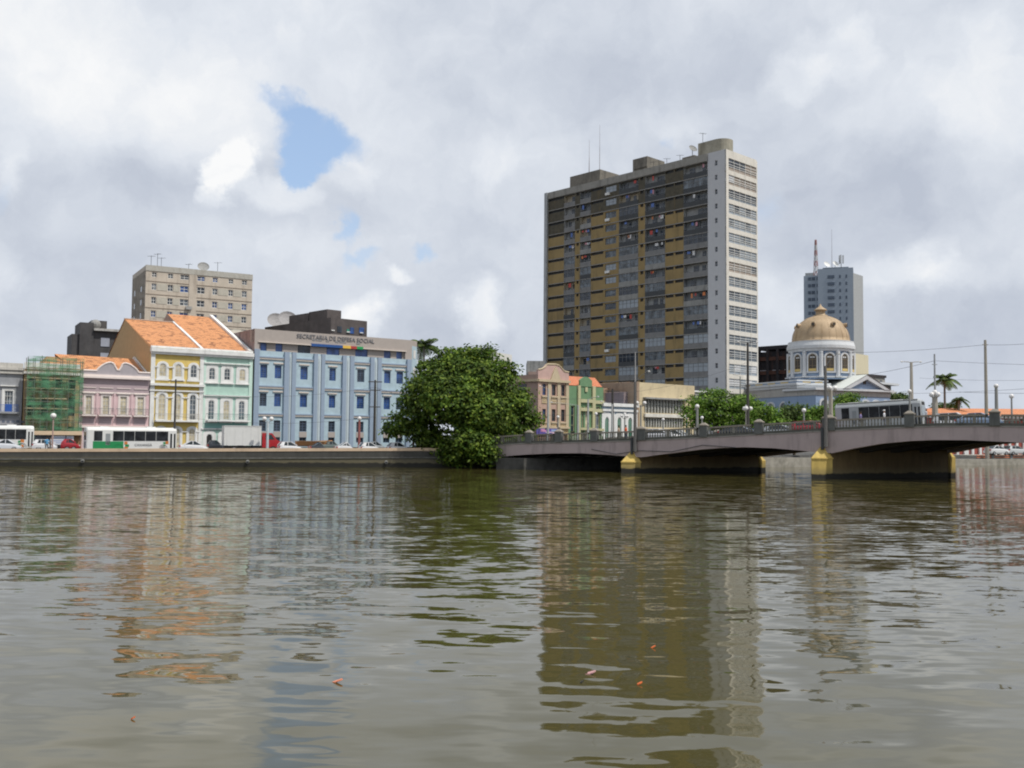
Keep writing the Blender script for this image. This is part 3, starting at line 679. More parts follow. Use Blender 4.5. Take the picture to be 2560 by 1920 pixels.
# ------------------------------------------------------------------ buildings behind the row
def roofless(mb, W, D, H, ops=(), x0=0): mb.wall(x0, W, 0, H, list(ops), .25); mb.box(x0, W, .26, D, 0, H-.02); mb.box(x0, W, 0.001, .26, H-.3, H-.001); return mb
# beige apartment block
TH2 = math.radians(31)
f = Fr(on_line(353, 353, 205., TH2), on_line(622, 353, 205., TH2), GZ); b = building('beige_apartment_block', 'weathered beige apartment block rising behind the tiled roofs', 'apartment block', f)
H = f.z(354, 661); BEI = mat('beige_render', (.52, .46, .385), var=.12, stain=.55, scol=(.24, .20, .16), sscale=.35, vscale=.4); BEI2 = mat('pale_render_panel', (.47, .445, .38), var=.1, stain=.3, scol=(.25, .23, .2))
D = 16.5
cols = [(368, 380.4), (408.6, 422), (440, 461.8), (483, 502.5), (521.7, 534.8), (562, 574), (596, 608.7)]; cx = [(f.x(a), f.x(c)) for a, c in cols]
rows = [(f.z(368, 691), f.z(368, 679)), (f.z(368, 723.5), f.z(368, 707))]
fh = f.z(368, 707)-f.z(368, 741)
for k in range(1, 8): rows.append((rows[1][0]-k*fh, rows[1][1]-k*fh))
rows = [r for r in rows if r[0] > 1]
ops = [(a, c, z0, z1) for a, c in cx for z0, z1 in rows]
MB().wall(0, f.W, 0, H, ops, .3).box(0, f.W, .31, D, 0, H-1).poly([(0, 0, 0), (0, D, 0), (0, D, H), (0, 0, H)]).poly([(0, D, H), (f.W, D, H), (f.W, D, 0), (0, D, 0)]).poly([(f.W, 0, 0), (f.W, D, 0), (f.W, D, H), (f.W, 0, H)]).build('wall', BEI, b)
MB().box(-.05, f.W+.05, -.12, -.002, rows[0][1]+.25, H+.02).build('parapet', mat('grey_band', (.42, .41, .37), var=.1, stain=.4, scol=(.25, .22, .18)), b)
for z0, z1 in rows: MB().box(0, f.W, -.07, -.002, z0-1.0, z0-.85).build('floor_line', mat('dark_line', (.30, .25, .2), stain=.3), b)
for (z0, z1) in rows[1:]:
    for i, (a, c) in enumerate(((380.4, 408.6), (422, 440), (534.8, 562), (574, 596))):
        MB().box(f.x(a)+.12, f.x(c)-.12, -.05, -.003, z0, z1+.05).build('pale_panel', BEI2, b)
xm = f.x(472); MB().box(xm-.8, xm+.8, -.09, -.071, 0, H-.1).build('pilaster', BEI, b)
for ri, (z0, z1) in enumerate(rows):
    for (a, c) in cx: win(b, rect(a, c, z0, z1), fr=WFR, gl=random.choice([BGL, DGL, GGL]), inset=.18, nx=2, nz=2, fw=.1, bars=.1, sill=.0)
for k in range(4):      # windows on the shaded side
    for yy in (4, 12):
        z = rows[k+1][0]; MB().box(-.03, .05, yy, yy+1.6, z, z+1.2).build('side_window', DGL, b)
MB().box(f.x(455), f.x(470), -.5, -.12, rows[2][0]-.8, rows[2][0]-.1).build('air_conditioner', CONC, b)
def antenna(parent_loc, h, n, label, name='roof_antenna', w_=1.6, grp=None):
    t = thing(name, label, 'antenna', parent_loc, random.uniform(-.4, .4), grp)
    MB().tube((0, 0, 0), (0, 0, h), .05, n=5).build('mast', DARKM, t)
    mb = MB(); mb.tube((-w_/2, 0, h-.1), (w_/2, 0, h-.1), .03, n=4)
    for k in range(n): x = -w_/2+w_*k/(n-1); l = .35+.25*k/n; mb.tube((x, -l, h-.1), (x, l, h-.1), .02, n=4)
    mb.build('aerial_rods', DARKM, t); return t
for i, (px, py, h) in enumerate(((372, 646, 2.6), (388, 640, 3.2), (398, 645, 2.4), (468, 664, 1.6), (542, 656, 2.6))):
    p = f.w(f.x(px), 3, H+GZ-1); antenna(p, h+1, 5, f'thin television aerial, {["leftmost","second","third","fourth","rightmost"][i]} of five on the beige apartment block', grp='aerials on the beige block')
def dish(loc, r, label, rot=0., name='satellite_dish', m=None, h=1.5):
    t = thing(name, label, 'satellite dish', loc, rot); m = m or CONC
    MB().tube((0, 0, 0), (0, 0, h), .07, n=6).build('stand', DARKM, t)
    mb = MB().lathe([(.001, 0), (r*.4, .05*r), (r*.8, .2*r), (r, .36*r)], n=16); o = mb.build('reflector', m, t); o.location = (0, 0, h); o.rotation_euler = (math.radians(55), 0, .4); return t
dish(f.w(f.x(508), 4, H+GZ-1), 1.3, 'grey satellite dish on the roof of the beige apartment block', h=2.2)
# low pale roof building to the right, in front of the beige block
f2 = Fr(on_line(540, 560, 190., TH2), on_line(612, 560, 190., TH2), GZ); b = building('low_white_building', 'low building with a white flat roof edge at the foot of the beige block', 'building', f2)
h = f2.z(590, 826); MB().box(0, f2.W, 0, 12, 0, h-1.2).build('wall', BEI2, b); MB().box(-.3, f2.W+.3, -.4, 12.2, h-1.2, h).build('roof_edge', mat('ivory_roof', (.74, .70, .60), var=.05), b)

# dark stepped building at the far left
f = Fr(on_line(171, 190, 205., TH2), on_line(330, 190, 205., TH2), GZ); b = building('dark_stepped_building', 'blackened stepped building behind the brown gable on the left', 'building', f)
BLK = mat('blackened_concrete', (.062, .060, .062), var=.3, stain=.5, scol=(.12, .11, .10), vscale=.5)
z1, z2, z3, z4 = f.z(172, 834), f.z(200, 806), f.z(235, 797), f.z(262, 823)
xa, xb, xc = f.x(190), f.x(225), f.x(264)
MB().box(0, xa, 0, 8, 0, z1).build('stair_block', BLK, b); MB().box(xa+.01, xb, -.6, 8, 0, z2).build('tower_block', BLK, b)
MB().box(xb+.01, xc, 3, 9, 0, z3).build('rear_block', BLK, b); MB().box(xb+.01, f.W, -.3, 2.9, 0, z4-.5).build('wall', BLK, b)
MB().box(xb, f.W, -1.2, 2.8, z4-.5, z4).build('roof_slab', mat('pale_slab', (.45, .44, .42), stain=.4), b)
for k in range(3): 
    z = z4-3.8-k*3.3; MB().box(f.x(244), f.x(266), -.42, -.302, z, z+1.9).build('window', mat('pale_blind', (.34, .36, .42), stain=.3), b)
MB().ball((f.x(232), 1, z4+1.0), 1.1).build('water_tank', CONC, b)

# dark building behind the blue office
thH = math.atan(.95)
p0 = on_line(822, 822, 205., thH); p1 = on_line(913, 822, 205., thH); f = Fr(p0, p1, GZ); b = building('dark_office_block', 'soot dark office block with a roof box behind the blue office', 'office block', f)
D = max(20., min(60., f.S(662, 821, 0)[0]))
H = f.z(823, 793); SOOT = mat('soot_wall', (.095, .082, .080), var=.25, stain=.6, scol=(.05, .045, .045), sscale=.3, vscale=.4)
MB().poly([(0,0,0),(f.W,0,0),(f.W,0,H),(0,0,H)]).poly([(0,0,0),(0,D,0),(0,D,H),(0,0,H)]).poly([(f.W,0,0),(f.W,D,0),(f.W,D,H),(f.W,0,H)]).poly([(0,0,H-.5),(f.W,0,H-.5),(f.W,D,H-.5),(0,D,H-.5)]).poly([(0,D,0),(f.W,D,0),(f.W,D,H),(0,D,H)]).build('wall', SOOT, b)
# roof box
y1, zz = f.S(725, 787, 0); xx = 0
YB = f.S(725, 790, .6)[0]
MB().box(.6, f.W*.45, 2.5, YB*.55, H-.5, f.z(822, 776, 4)).build('roof_box', SOOT, b); MB().box(.4, f.W*.4, YB*.55+.01, YB, H-.5, f.z(822, 776, 4)-.2).build('stair_box', SOOT, b)
for (pa, pb, ya, yb, m_) in ((838, 849, 815, 830, DGL), (862, 868, 822, 832, mat('green_curtain', (.03, .22, .17))), (870, 880, 818, 833, BGL), (893, 905, 818, 833, BGL)):
    MB().box(f.x(pa), f.x(pb), -.1, -.001, f.z(pa, yb), f.z(pa, ya)).build('window', m_, b)
for pa, ya in ((822.5, 825), (861, 829), (894, 831)): MB().box(f.x(pa), f.x(pa+8), -.25, -.11, f.z(pa, ya+1.5), f.z(pa, ya-1)).build('blind', WHITE, b)
for yy, w_, m_ in ((1., 1.4, GGL), (3., 1.6, mat('pale_shutter', (.3, .3, .32))), (5.6, 3, mat('brown_shutter', (.22, .17, .15))), (10, 2, DGL)):
    MB().box(-.12, -.001, yy, yy+w_, H-6.2, H-3.4).build('side_window', m_, b)
for k, px in enumerate((676, 704)):
    y_, z_ = f.S(px, 812, 0)
    dish(f.w(1.5, min(max(y_, 5), D-2), H+GZ-.5), 2.2, ('left' if k == 0 else 'right')+' one of two large mesh dishes at the left end of the dark office roof', m=mat('mesh_dish', (.30, .29, .29)), h=1.6)
antenna(f.w(f.W*.35, 3, H+GZ-.6), 1.5, 3, 'short stubby aerial at the right end of the dark office roof', w_=.9)

# white block far away beyond the big tree
f = Fr(at(1222, 330).to_2d()[:], at(1278, 345).to_2d()[:], GZ); b = building('white_tower_block', 'small white apartment tower far off behind the big tree', 'apartment tower', f)
H = f.z(1250, 882); MB().box(0, f.W, 0, 12, 0, H).build('wall', mat('far_white', (.62, .61, .57), stain=.2, scol=(.4, .38, .34)), b)
MB().box(-.01, f.W*.32, -.05, 8, 0, H+.8).build('grey_flank', mat('far_grey', (.34, .34, .33)), b)
for k in range(5):
    for px in (1246.5, 1267): 
        x, z = f.x(px), H-2.6-k*3.15; MB().box(x, x+1.9, -.12, -.001, z-1.3, z+.2).build('window', DGL, b)

# ------------------------------------------------------------------ street frontage right of the big tree
TM = math.radians(43)
def midfr(pa, pb, z=GZ, sh=0.): return Fr(on_line(pa, 1592, 150.+sh, TM), on_line(pb, 1592, 150.+sh, TM), z)
# pink corner building
f = midfr(1343, 1420.5); b = building('pink_corner_building', 'pink and cream corner building with a stepped curly parapet', 'building', f)
SAL = mat('salmon_paint', (.46, .315, .25), var=.08, stain=.35, scol=(.30, .2, .16)); SALD = mat('dusty_pink_paint', (.33, .235, .20), var=.1, stain=.4, scol=(.2, .14, .12)); OCH = mat('ochre_paint', (.50, .37, .19), var=.08, stain=.3, scol=(.3, .22, .12)); SND = mat('sand_trim', (.50, .41, .28), var=.06, stain=.2)
zc = f.z(1345, 949); zp = f.z(1345, 925); D = f.S(1165, 1000, 0)[0]
wu = [(1355.5, 1364), (1379, 1388.5), (1402.5, 1411.5)]; wu = [(f.x(a), f.x(c)) for a, c in wu]
zu = (f.z(1356, 987.5), f.z(1356, 959.5)); zl = (f.z(1356, 1052.5), f.z(1356, 1022)); zg = f.z(1345, 1068)
ops = [(a, c, *zu) for a, c in wu]+[(a, c, *zl) for a, c in wu]
MB().wall(0, f.W, zg, zc, ops, .3).box(0, f.W, .31, D, 0, zc-.2).build('front_wall', SAL, b)
MB().box(-.02, -.001, 0, D, 0, zc).box(-.03, -.021, 0, D, zc-.1, zp-.6).build('side_wall', SALD, b)
MB().wall(0, f.W, 0, zg, [(f.W*.06, f.W*.58, 0, zg-.9), (f.W*.64, f.W*.95, 0, zg-.9)], .3).build('shop_wall', OCH, b)
MB().box(-.3, f.W+.1, -.35, -.002, zc-.25, zc+.1).box(-.35, -.031, -.35, D, zc-.25, zc+.1).build('cornice', SND, b)
pts = [(0, zc+.1), (f.W, zc+.1)]
for px, py in ((1421, 931), (1410, 928.5), (1404, 922), (1397, 914), (1388, 911), (1366, 910.5), (1362, 917), (1354, 922), (1345, 924)): 
    x, z = f.L(px, py); pts.append((min(x, f.W), z))
pts[-1] = (0, pts[-1][1]); MB().prism(pts, -.1, .3).build('parapet', mat('rose_parapet', (.50, .34, .30), var=.08, stain=.35, scol=(.35, .25, .22)), b)
mb = MB(); tt = pts[2:]
for (xa, za), (xb, zb) in zip(tt, tt[1:]): mb.tube((xa, -.08, za), (xb, -.08, zb), .12, n=6)
mb.build('parapet_moulding', SND, b)
g = [(f.x(1373), zc+.1), (f.x(1398), zc+.1), (f.x(1391), zc+1.3), (f.x(1386), zc+2.0), (f.x(1380), zc+1.3)]; MB().prism(g, -.3, -.101).build('gablet', SND, b)
for z0, z1 in (zu, zl):
    for a, c in wu:
        win(b, rect(a, c, z0, z1), fr=mat('old_frame', (.12, .11, .1)), gl=DGL if (a != wu[0][0]) else BGL, inset=.2, nx=2, nz=3, fw=.05)
        MB().box(a-.25, c+.25, -.2, -.002, z0-.3, z0-.1).box(a-.15, c+.15, -.06, -.002, z0-1.2, z0-.31).build('sill_panel', SND, b)
        for i in range(3): MB().box(a-.02, c+.02, -.1, -.061, z0-.55-.28*i, z0-.45-.28*i).build('sill_slat', OCH, b)
for px in (1345.5, 1371.5, 1395.5, 1419): x = min(max(f.x(px), .3), f.W-.32); MB().box(x-.3, x+.3, -.14, -.001, zg, zc-.26).build('pilaster', SND if px > 1350 else SAL, b)
MB().box(-.25, f.W+.05, -.3, -.002, zg-.15, zg+.1).build('string_course', SND, b)
for k, y in enumerate((2.2, 8.5, 14.5, 21)):
    for z0, z1 in (zu, zl): MB().box(-.08, -.031, y, y+1.6, z0, z1).build('side_window', DGL, b); MB().box(-.2, -.031, y-.2, y+1.8, z0-.35, z0-.12).build('side_sill', SND, b)
bt = tag(MB().box(0, f.x(1389)-f.x(1334), -.08, 0, 0, f.z(1345, 1071)-f.z(1345, 1086)).build('banner', None or mat('violet_banner', (.10, .08, .30), .6, .3), None), 'violet and pink shop banner over the corner building front', 'banner')
bt.location = f.w(f.x(1335), -.45, GZ+f.z(1345, 1086)); bt.rotation_euler = (0, 0, f.rot)
W_ = f.x(1389)-f.x(1334); hh = f.z(1345, 1071)-f.z(1345, 1086)
for (a, c, z0, z1, cc, nm) in ((.18, .42, .45, .9, (.55, .25, .42), 'pink'), (.40, .80, .3, .45, (.62, .45, .55), 'pale_pink'), (.66, .93, .5, .85, (.28, .38, .60), 'pale_blue'), (.7, .97, .12, .36, (.60, .42, .52), 'pale_pink')):
    MB().box(W_*a, W_*c, -.1, -.081, hh*z0, hh*z1).build('banner_print', mat('print_'+nm, cc, .6), bt)
MB().box(-.15, f.W*.6, .35, .5, 0, 3).build('shop_interior', BLACKI, b); MB().box(f.W*.62, f.W*.97, .2, .29, 0, zg-.9).build('roller_door', mat('brown_shutter2', (.20, .13, .10)), b)

# green house
f = midfr(1421, 1508); b = building('green_house', 'green house with cream pilasters and an orange tiled roof', 'house', f)
GRN = mat('green_paint', (.14, .25, .135), var=.12, stain=.3, scol=(.09, .16, .09)); GCR = mat('lime_cream', (.47, .45, .27), var=.06, stain=.25)
zt = f.z(1423, 964); zm = f.z(1423, 998); z2 = f.z(1423, 1042)
xp = [f.x(p) for p in (1442, 1448.5, 1478.5, 1486)]
ops = [(f.x(1427), f.x(1437), zm-5.2, zm-.9), (f.x(1454), f.x(1459), zm-6, zm-1), (f.x(1463), f.x(1472), zm-5.6, zm-.9), (f.x(1490), f.x(1500), zm-5.2, zm-.9), (f.x(1450), f.x(1458), .1, 3), (f.x(1461), f.x(1470), .1, 3), (f.x(1426), f.x(1437), .1, 3.2), (f.x(1489), f.x(1501), .1, 3)]
MB().wall(0, f.W, 0, zt, ops, .3).box(0, f.W, .31, 26, 0, zt-.3).build('wall', GRN, b)
c0, c1 = xp[1], xp[2]; pts = [(c0, zt-.01), (c1, zt-.01)]+[(c1+(c0-c1)*k/10, zt+.9+.55*math.sin(PI*k/10)) for k in range(11)]
MB().prism(pts, -.1, .2).build('parapet', GRN, b)
for i in (0, 2): MB().box(xp[i], xp[i+1], -.25, -.001, 0, zt+.1).build('pilaster', GCR, b)
MB().box(f.x(1461), f.x(1467), -.16, -.101, zm+1.2, zt-.1).build('cream_panel', GCR, b)
for z, h in ((zm-.4, .5), (z2+.9, .5), (3.4, .35)): MB().box(xp[1]+.01, xp[2]-.01, -.3, -.002, z, z+h).build('string_course', GCR, b); MB().box(xp[3]+.01, f.W, -.2, -.002, z-.1, z+h-.1).build('string_course', GCR, b)
for i, o_ in enumerate(ops): win(b, rect(*o_), fr=GCR, gl=[DGL, GGL, CURT, GGL, DGL, CURT, DGL, CURT][i], inset=.2, nx=1, nz=3, fw=.12)
for i in (0, 2, 3): MB().box(ops[i][0]-.3, ops[i][1]+.3, -.35, -.31, ops[i][2]-1.3, ops[i][2]-.1).build('balustrade_panel', mat('green_grey', (.20, .25, .17)), b)
yr = 6.0; q0 = f.L(1420, 942, yr); q1 = f.L(1487, 944.6, yr); e0 = f.L(1527, 977.5, .4)
MB().poly([(-.1, .3, zt+.1), (f.W+.1, .3, zt+.1), (q1[0], yr, q1[1]), (-.1, yr, q1[1])]).poly([(f.W+.1, .3, zt+.1), (e0[0], 8, e0[1]), (e0[0], 14, e0[1]), (q1[0], yr, q1[1])]).poly([(-.1, yr, q1[1]), (q1[0], yr, q1[1]), (e0[0], 14, e0[1]), (-.1, 14, e0[1])]).build('roof', TILE2, b)
MB().box(f.W+.02, e0[0], 1.5, 14, 0, e0[1]-.3).build('side_wing', mat('brown_wing', (.12, .085, .06), var=.2), b)

# purple grey rear wall and brown gable
f = midfr(1508, 1600, sh=9.); b = building('brown_rear_building', 'brown gabled rear wall between the green house and the cream building', 'building', f)
pts = [(0, 0), (f.W, 0)]+[f.L(*p) for p in ((1596, 957), (1575, 955), (1543, 960), (1524, 968), (1527, 976))]; pts[-1] = (0, pts[-1][1])
MB().prism(pts, 0, 12).build('wall', mat('umber_wall', (.26, .17, .11), var=.15, stain=.4, scol=(.14, .1, .07)), b)
pts = [(0, 0), (f.W, 0)]+[f.L(*p) for p in ((1590, 1000), (1566, 995), (1548, 986), (1530, 980), (1512, 982))]; MB().prism(pts, -4, -.1).build('lower_wall', mat('mauve_wall', (.25, .20, .205), var=.1, stain=.3), b)
# pale blue low house
f = midfr(1504, 1592); b = building('pale_blue_house', 'low pale blue house with white arches and green shutters', 'house', f)
zt = f.z(1506, 1007); zf = f.z(1506, 1022); PB = mat('powder_blue', (.36, .47, .58), var=.05, stain=.2); 
MB().box(0, f.W, 0, 14, 0, zt-.5).build('wall', PB, b); MB().box(-.05, f.W+.05, -.45, .2, zt-.5, zt).box(-.02, f.W, -.3, -.001, zf-.35, zf).build('cornice', WHITE, b)
for p0, p1 in ((1511, 1521), (1542, 1552), (1569, 1579)):
    x0, x1 = f.x(p0), f.x(p1); win(b, arch(x0, x1, .1, f.z(1512, 1042), 8, .6), y=-.004, fr=WFR, gl=mat('green_shutter', (.03, .15, .09)), inset=-.01, nx=2, trim=WHITE, tw=.7, proud=.14, name='shuttered_door')
for p in (1506, 1531, 1561, 1589): x = f.x(p); MB().box(max(x-.4, 0), min(x+.4, f.W), -.12, -.001, 0, zf-.36).build('pilaster', WHITE, b)
for p0, p1 in ((1508, 1526), (1539, 1556), (1566, 1583)):
    railing(b, f.x(p0), f.x(p1), .2, -.6, 1.2, mat('teal_rail', (.05, .22, .28)))

# cream modern building with louvres
f = midfr(1592, 1736.5); b = building('cream_louvred_building', 'cream flat fronted building with two bands of vertical louvres', 'building', f)
CM = mat('stained_cream', (.60, .50, .32), var=.12, stain=.65, scol=(.32, .26, .18), sscale=.35, streak=False, vscale=.3)
zt = f.z(1593, 955); zb = f.z(1614, 994); x0, x1 = f.x(1611), f.x(1709)
u1, u0 = f.z(1614, 997), f.z(1614, 1032); l1, l0 = f.z(1614, 1044), f.z(1614, 1068)
MB().wall(0, f.W, 0, zt, [(x0, x1, u0, u1), (x0, x1, l0, l1)], .5).box(0, f.W, .51, 18, 0, zt-.4).build('wall', CM, b)
MB().box(-.1, -.001, -.05, 18, 0, zt).box(-.1, f.x(1597), -.1, -.051, 0, zt+.05).build('side_wall', mat('buff_side', (.33, .24, .17), var=.15, stain=.4, scol=(.2, .15, .11)), b)
MB().box(x0-.4, x1+.6, -.7, -.002, u1, u1+.25).build('canopy', CONC, b); MB().box(x0-.2, x1+.3, -.35, -.002, l1+.1, u0-.1).build('spandrel', mat('white_spandrel', (.66, .64, .58), stain=.3, scol=(.4, .38, .33)), b)
for (z0, z1, nn) in ((u0, u1, 13), (l0, l1, 15)):
    MB().box(x0, x1, .42, .49, z0, z1).build('glazing', DGL, b)
    for k in range(nn):
        x = x0+(x1-x0)*(k+.5)/nn; MB().box(x-.09, x+.09, .02, .4, z0+.01, z1-.01).build('louvre', mat('pale_louvre', (.50, .50, .46), var=.1, stain=.3), b)
    for k in (1, 2): z = z0+(z1-z0)*k/3; MB().box(x0, x1, .28, .41, z-.06, z+.06).build('louvre_rail', mat('pale_louvre', (.50, .50, .46)), b)
MB().box(x1+.65, f.x(1716), -.2, -.001, 0, u0).build('blue_strip', mat('teal_blue_paint', (.10, .20, .27)), b)
MB().box(.2, x1, -.15, -.001, .2, l0-.2).build('base_panel', mat('white_base', (.55, .54, .5), stain=.4), b)
# grey block behind the pink corner
f = Fr(at(1316, 210).to_2d()[:], at(1360, 210).to_2d()[:], GZ); b = building('grey_rear_block', 'plain grey block peeping over the pink corner parapet', 'building', f)
H = f.z(1318, 902); MB().box(0, f.W, 0, 12, 0, H).build('wall', CONC, b); MB().box(.3, f.W*.55, -.3, -.001, 0, H-2.4).build('annex', SALD, b)
f = Fr(at(1726, 186).to_2d()[:], at(1772, 190).to_2d()[:], GZ); b = building('grey_annex_building', 'grey annex between the cream building and the tall tower', 'building', f)
MB().box(0, f.W, 0, 10, 0, f.z(1735, 980)).build('wall', CONC, b); MB().box(-.1, f.W+.1, -.2, 10, f.z(1735, 980), f.z(1735, 976)).build('roof_edge', WHITE, b)

# ------------------------------------------------------------------ the big tower
XA = at(1362, 239.6); 
a = (q_of(1362, 800)*239.6, 239.6); c = (q_of(1816, 700)*200.5, 200.5)
f = Fr(a, c, GZ); b = building('apartment_tower', 'tall slab apartment tower with ochre panels and grey balconies', 'apartment tower', f)
W, FH, NF = f.W, 3.10, 20
H = f.z(1816, 372); Hd = f.S(1893, 395, W); D = max(8., min(13., Hd[0]))
TY = mat('ochre_panel', (.28, .20, .085), var=.14, stain=.6, scol=(.13, .10, .05), sscale=.3, vscale=.3); TG = mat('tower_grey', (.20, .205, .21), var=.12, stain=.5, scol=(.09, .09, .09)); TW = mat('tower_white_shaded', (.50, .51, .53), var=.04, stain=.15, scol=(.36, .36, .37))  # shaft white greyed and cooled: its shaded side put into the colour
TD = mat('mildew_dark', (.075, .066, .045), var=.3, stain=.4, scol=(.16, .11, .04)); TE = mat('tower_white_sunlit', (.66, .63, .57), var=.09, stain=.5, scol=(.45, .42, .36)); PARG = mat('parapet_grey', (.27, .26, .235), stain=.4)  # end face white warmed and brightened: sunlight put into the colour
xs = {k: f.x(p, py) for k, (p, py) in dict(l0=(1362, 490), a=(1371, 490), c1=(1411, 480), c2=(1438, 472), c3=(1451, 468), c4=(1478, 460), c5=(1509, 452), c6=(1548, 440), c7=(1596, 428), c8=(1613, 424), c9=(1663, 412), c10=(1709, 400), c11=(1769, 386)).items()}
ztop0 = f.z(1816, 391); slabs = [ztop0-FH*k for k in range(NF+1)]
MB().box(.02, W-.4, 1.15, D-.02, 0, H-1.2).build('core', TG, b)
MB().box(0, xs['a'], -.5, D, 0, H).build('end_fin', mat('fin_grey', (.36, .37, .38), stain=.2), b)
MB().box(xs['a']+.01, xs['c11'], -.25, .6, ztop0+.02, H-.02).build('roof_parapet', PARG, b)
MB().poly([(.1, .6, H-1), (W-.1, .6, H-1), (W-.1, D, H-1), (.1, D, H-1)]).build('roof_slab', PARG, b)
wsx = [(f.x(1787, 450), f.x(1793.5, 450))]; wz = [(s-1.45, s-.35) for s in slabs[:-1]]
MB().wall(xs['c11']+.01, W, 0, H, [(wsx[0][0], wsx[0][1], z0, z1) for z0, z1 in wz], .3).poly([(xs['c11']+.01, 0, 0), (xs['c11']+.01, 1.1, 0), (xs['c11']+.01, 1.1, H), (xs['c11']+.01, 0, H)]).build('white_shaft', TW, b)
for z0, z1 in wz:
    if z0 > 1: win(b, rect(wsx[0][0], wsx[0][1], z0, z1), fr=TW, gl=random.choice([DGL, DGL, GGL]), inset=.2, nx=1, nz=2, fw=.06, name='small_window')
for k, s in enumerate(slabs):
    MB().box(xs['a']+.01, xs['c11'], -.12, 1.14, s-.09, s+.09).build('floor_slab', mat('slab_edge', (.25, .245, .235), stain=.4), b)
def cmat(k): return TD if k < 2 or (k == 2 and random.random() < .5) else TY
VENT = mat('vent_dark', (.03, .032, .035), .7, .3)
for ci, (xa, xb) in enumerate(((xs['a']+.01, xs['c1']), (xs['c2'], xs['c3']), (xs['c4'], xs['c5']), (xs['c7'], xs['c8']), (xs['c9'], xs['c10']))):
    for k in range(NF):
        z1 = slabs[k]-.1; z0 = slabs[k+1]+.1; vh = .62
        mb = MB()
        m_ = cmat(k)
        if ci in (1, 3): mb.wall(xa, xb, z0, z1, [(xa+(xb-xa)*.3, xb-(xb-xa)*.25, z1-vh-.1, z1-.02)], .3)
        elif ci == 4: mb.wall(xa, xb, z0, z1, [(xa+.1, xa+(xb-xa)*.46, z1-vh, z1-.02), (xa+(xb-xa)*.54, xb-.1, z1-vh, z1-.02)], .3)
        else: mb.wall(xa, xb, z0, z1, [(xa+.05, xb-.05, z1-vh, z1-.02)], .3)
        mb.poly([(xa, 0, z0), (xa, 1.1, z0), (xa, 1.1, z1), (xa, 0, z1)]); mb.poly([(xb, 0, z0), (xb, 1.1, z0), (xb, 1.1, z1), (xb, 0, z1)])
        mb.box(xa, xb, .31, .4, z0, z1, 1)
        mb.build('ochre_panel', [m_, VENT], b)
# windows of the panel column c6 and the glazed/open balconies
cloth = [mat('cloth_white', (.62, .62, .62)), mat('cloth_red', (.45, .07, .06)), mat('cloth_blue', (.10, .17, .42)), mat('cloth_pink', (.50, .25, .30)), mat('cloth_orange', (.60, .20, .07))]
BALG = [mat('parapet_mid', (.19, .19, .19), stain=.4), mat('parapet_dark', (.055, .06, .065), stain=.3), mat('parapet_pale', (.26, .26, .25), stain=.5)]
BW = [mat('recess_wall_a', (.34, .35, .35), var=.25), mat('recess_wall_b', (.22, .24, .26), var=.3), mat('recess_wall_c', (.42, .37, .28), var=.2)]
bays = [('c1', 'c2'), ('c3', 'c4'), ('c5', 'c6'), ('c6', 'c7'), ('c8', 'c9'), ('c10', 'c11')]
for bi, (ka, kb) in enumerate(bays):
    xa, xb = xs[ka]+.01, xs[kb]-.01; w_ = xb-xa
    for k in range(NF):
        z1 = slabs[k]-.1; z0 = slabs[k+1]+.1; hp = z0+1.05
        if z1 < 3: continue
        rnd = random.random(); mb = MB()
        if bi == 2:           # window set in an ochre wall
            m_ = cmat(k); o_ = (xa+w_*.12, xb-w_*.18, z0+1.15, z1-.25)
            mb.wall(xa, xb, z0, z1, [o_], .3); wo = mb.build('ochre_panel', m_, b)
            nm = 'tower_window'; win(b, rect(*o_), fr=TG, gl=random.choice([DGL, GGL, GGL, mat('pale_glass', (.30, .34, .38), .3)]), inset=.2, nx=3, nz=2, fw=.08, name=nm)
            if random.random() < .4: MB().box(o_[0]+.2, o_[0]+w_*.3, -.4, -.001, z0+.5, z0+1.1).build('air_conditioner', WHITE, b)
            continue
        gz = rnd < (.12 if k < 5 else .62)
        pm = BALG[1] if (k < 5 and bi > 1) or random.random() < .12 else (BALG[0] if random.random() < .75 else BALG[2])
        mb.box(xa, xb, -.05, .08, z0, hp, 0)
        mb.poly([(xa, 1.1, hp), (xb, 1.1, hp), (xb, 1.1, z1), (xa, 1.1, z1)], 1)
        mb.poly([(xa, 0, z0), (xa, 1.1, z0), (xa, 1.1, z1), (xa, 0, z1)], 1); mb.poly([(xb, 0, z0), (xb, 1.1, z0), (xb, 1.1, z1), (xb, 0, z1)], 1)
        dxx = xa+w_*random.uniform(.1, .5); mb.box(dxx, dxx+w_*.22, 1.0, 1.09, z0, z1-.4, 2)
        dxx = xa+w_*random.uniform(.6, .75); mb.box(dxx, dxx+w_*.15, 1.0, 1.09, hp, z1-.5, 2)
        ms = [pm, random.choice(BW), DGL, TG, random.choice([GGL, GGL, mat('pale_glass', (.30, .34, .38), .3), DGL])]
        if gz:
            mb.box(xa, xb, .06, .11, hp+.02, z1, 4)
            nn = max(2, int(w_/1.1))
            for i in range(nn+1): x = xa+w_*i/nn; mb.box(x-.04, x+.04, .0, .055, hp+.01, z1, 3)
            mb.box(xa, xb, .0, .05, z1-.8, z1-.72, 3)
        else: mb.box(xa, xb, .0, .05, hp+.35, hp+.40, 3)
        o = mb.build('balcony', ms, b)
        if not gz and random.random() < .75:
            for _ in range(random.choice((1, 2, 3))):
                x = xa+random.uniform(.1, .8)*w_; l = random.uniform(.4, 1.1)
                MB().box(x, x+random.uniform(.35, .9), .12, .16, z1-.3-l, z1-.3).build('laundry', random.choice(cloth), o)
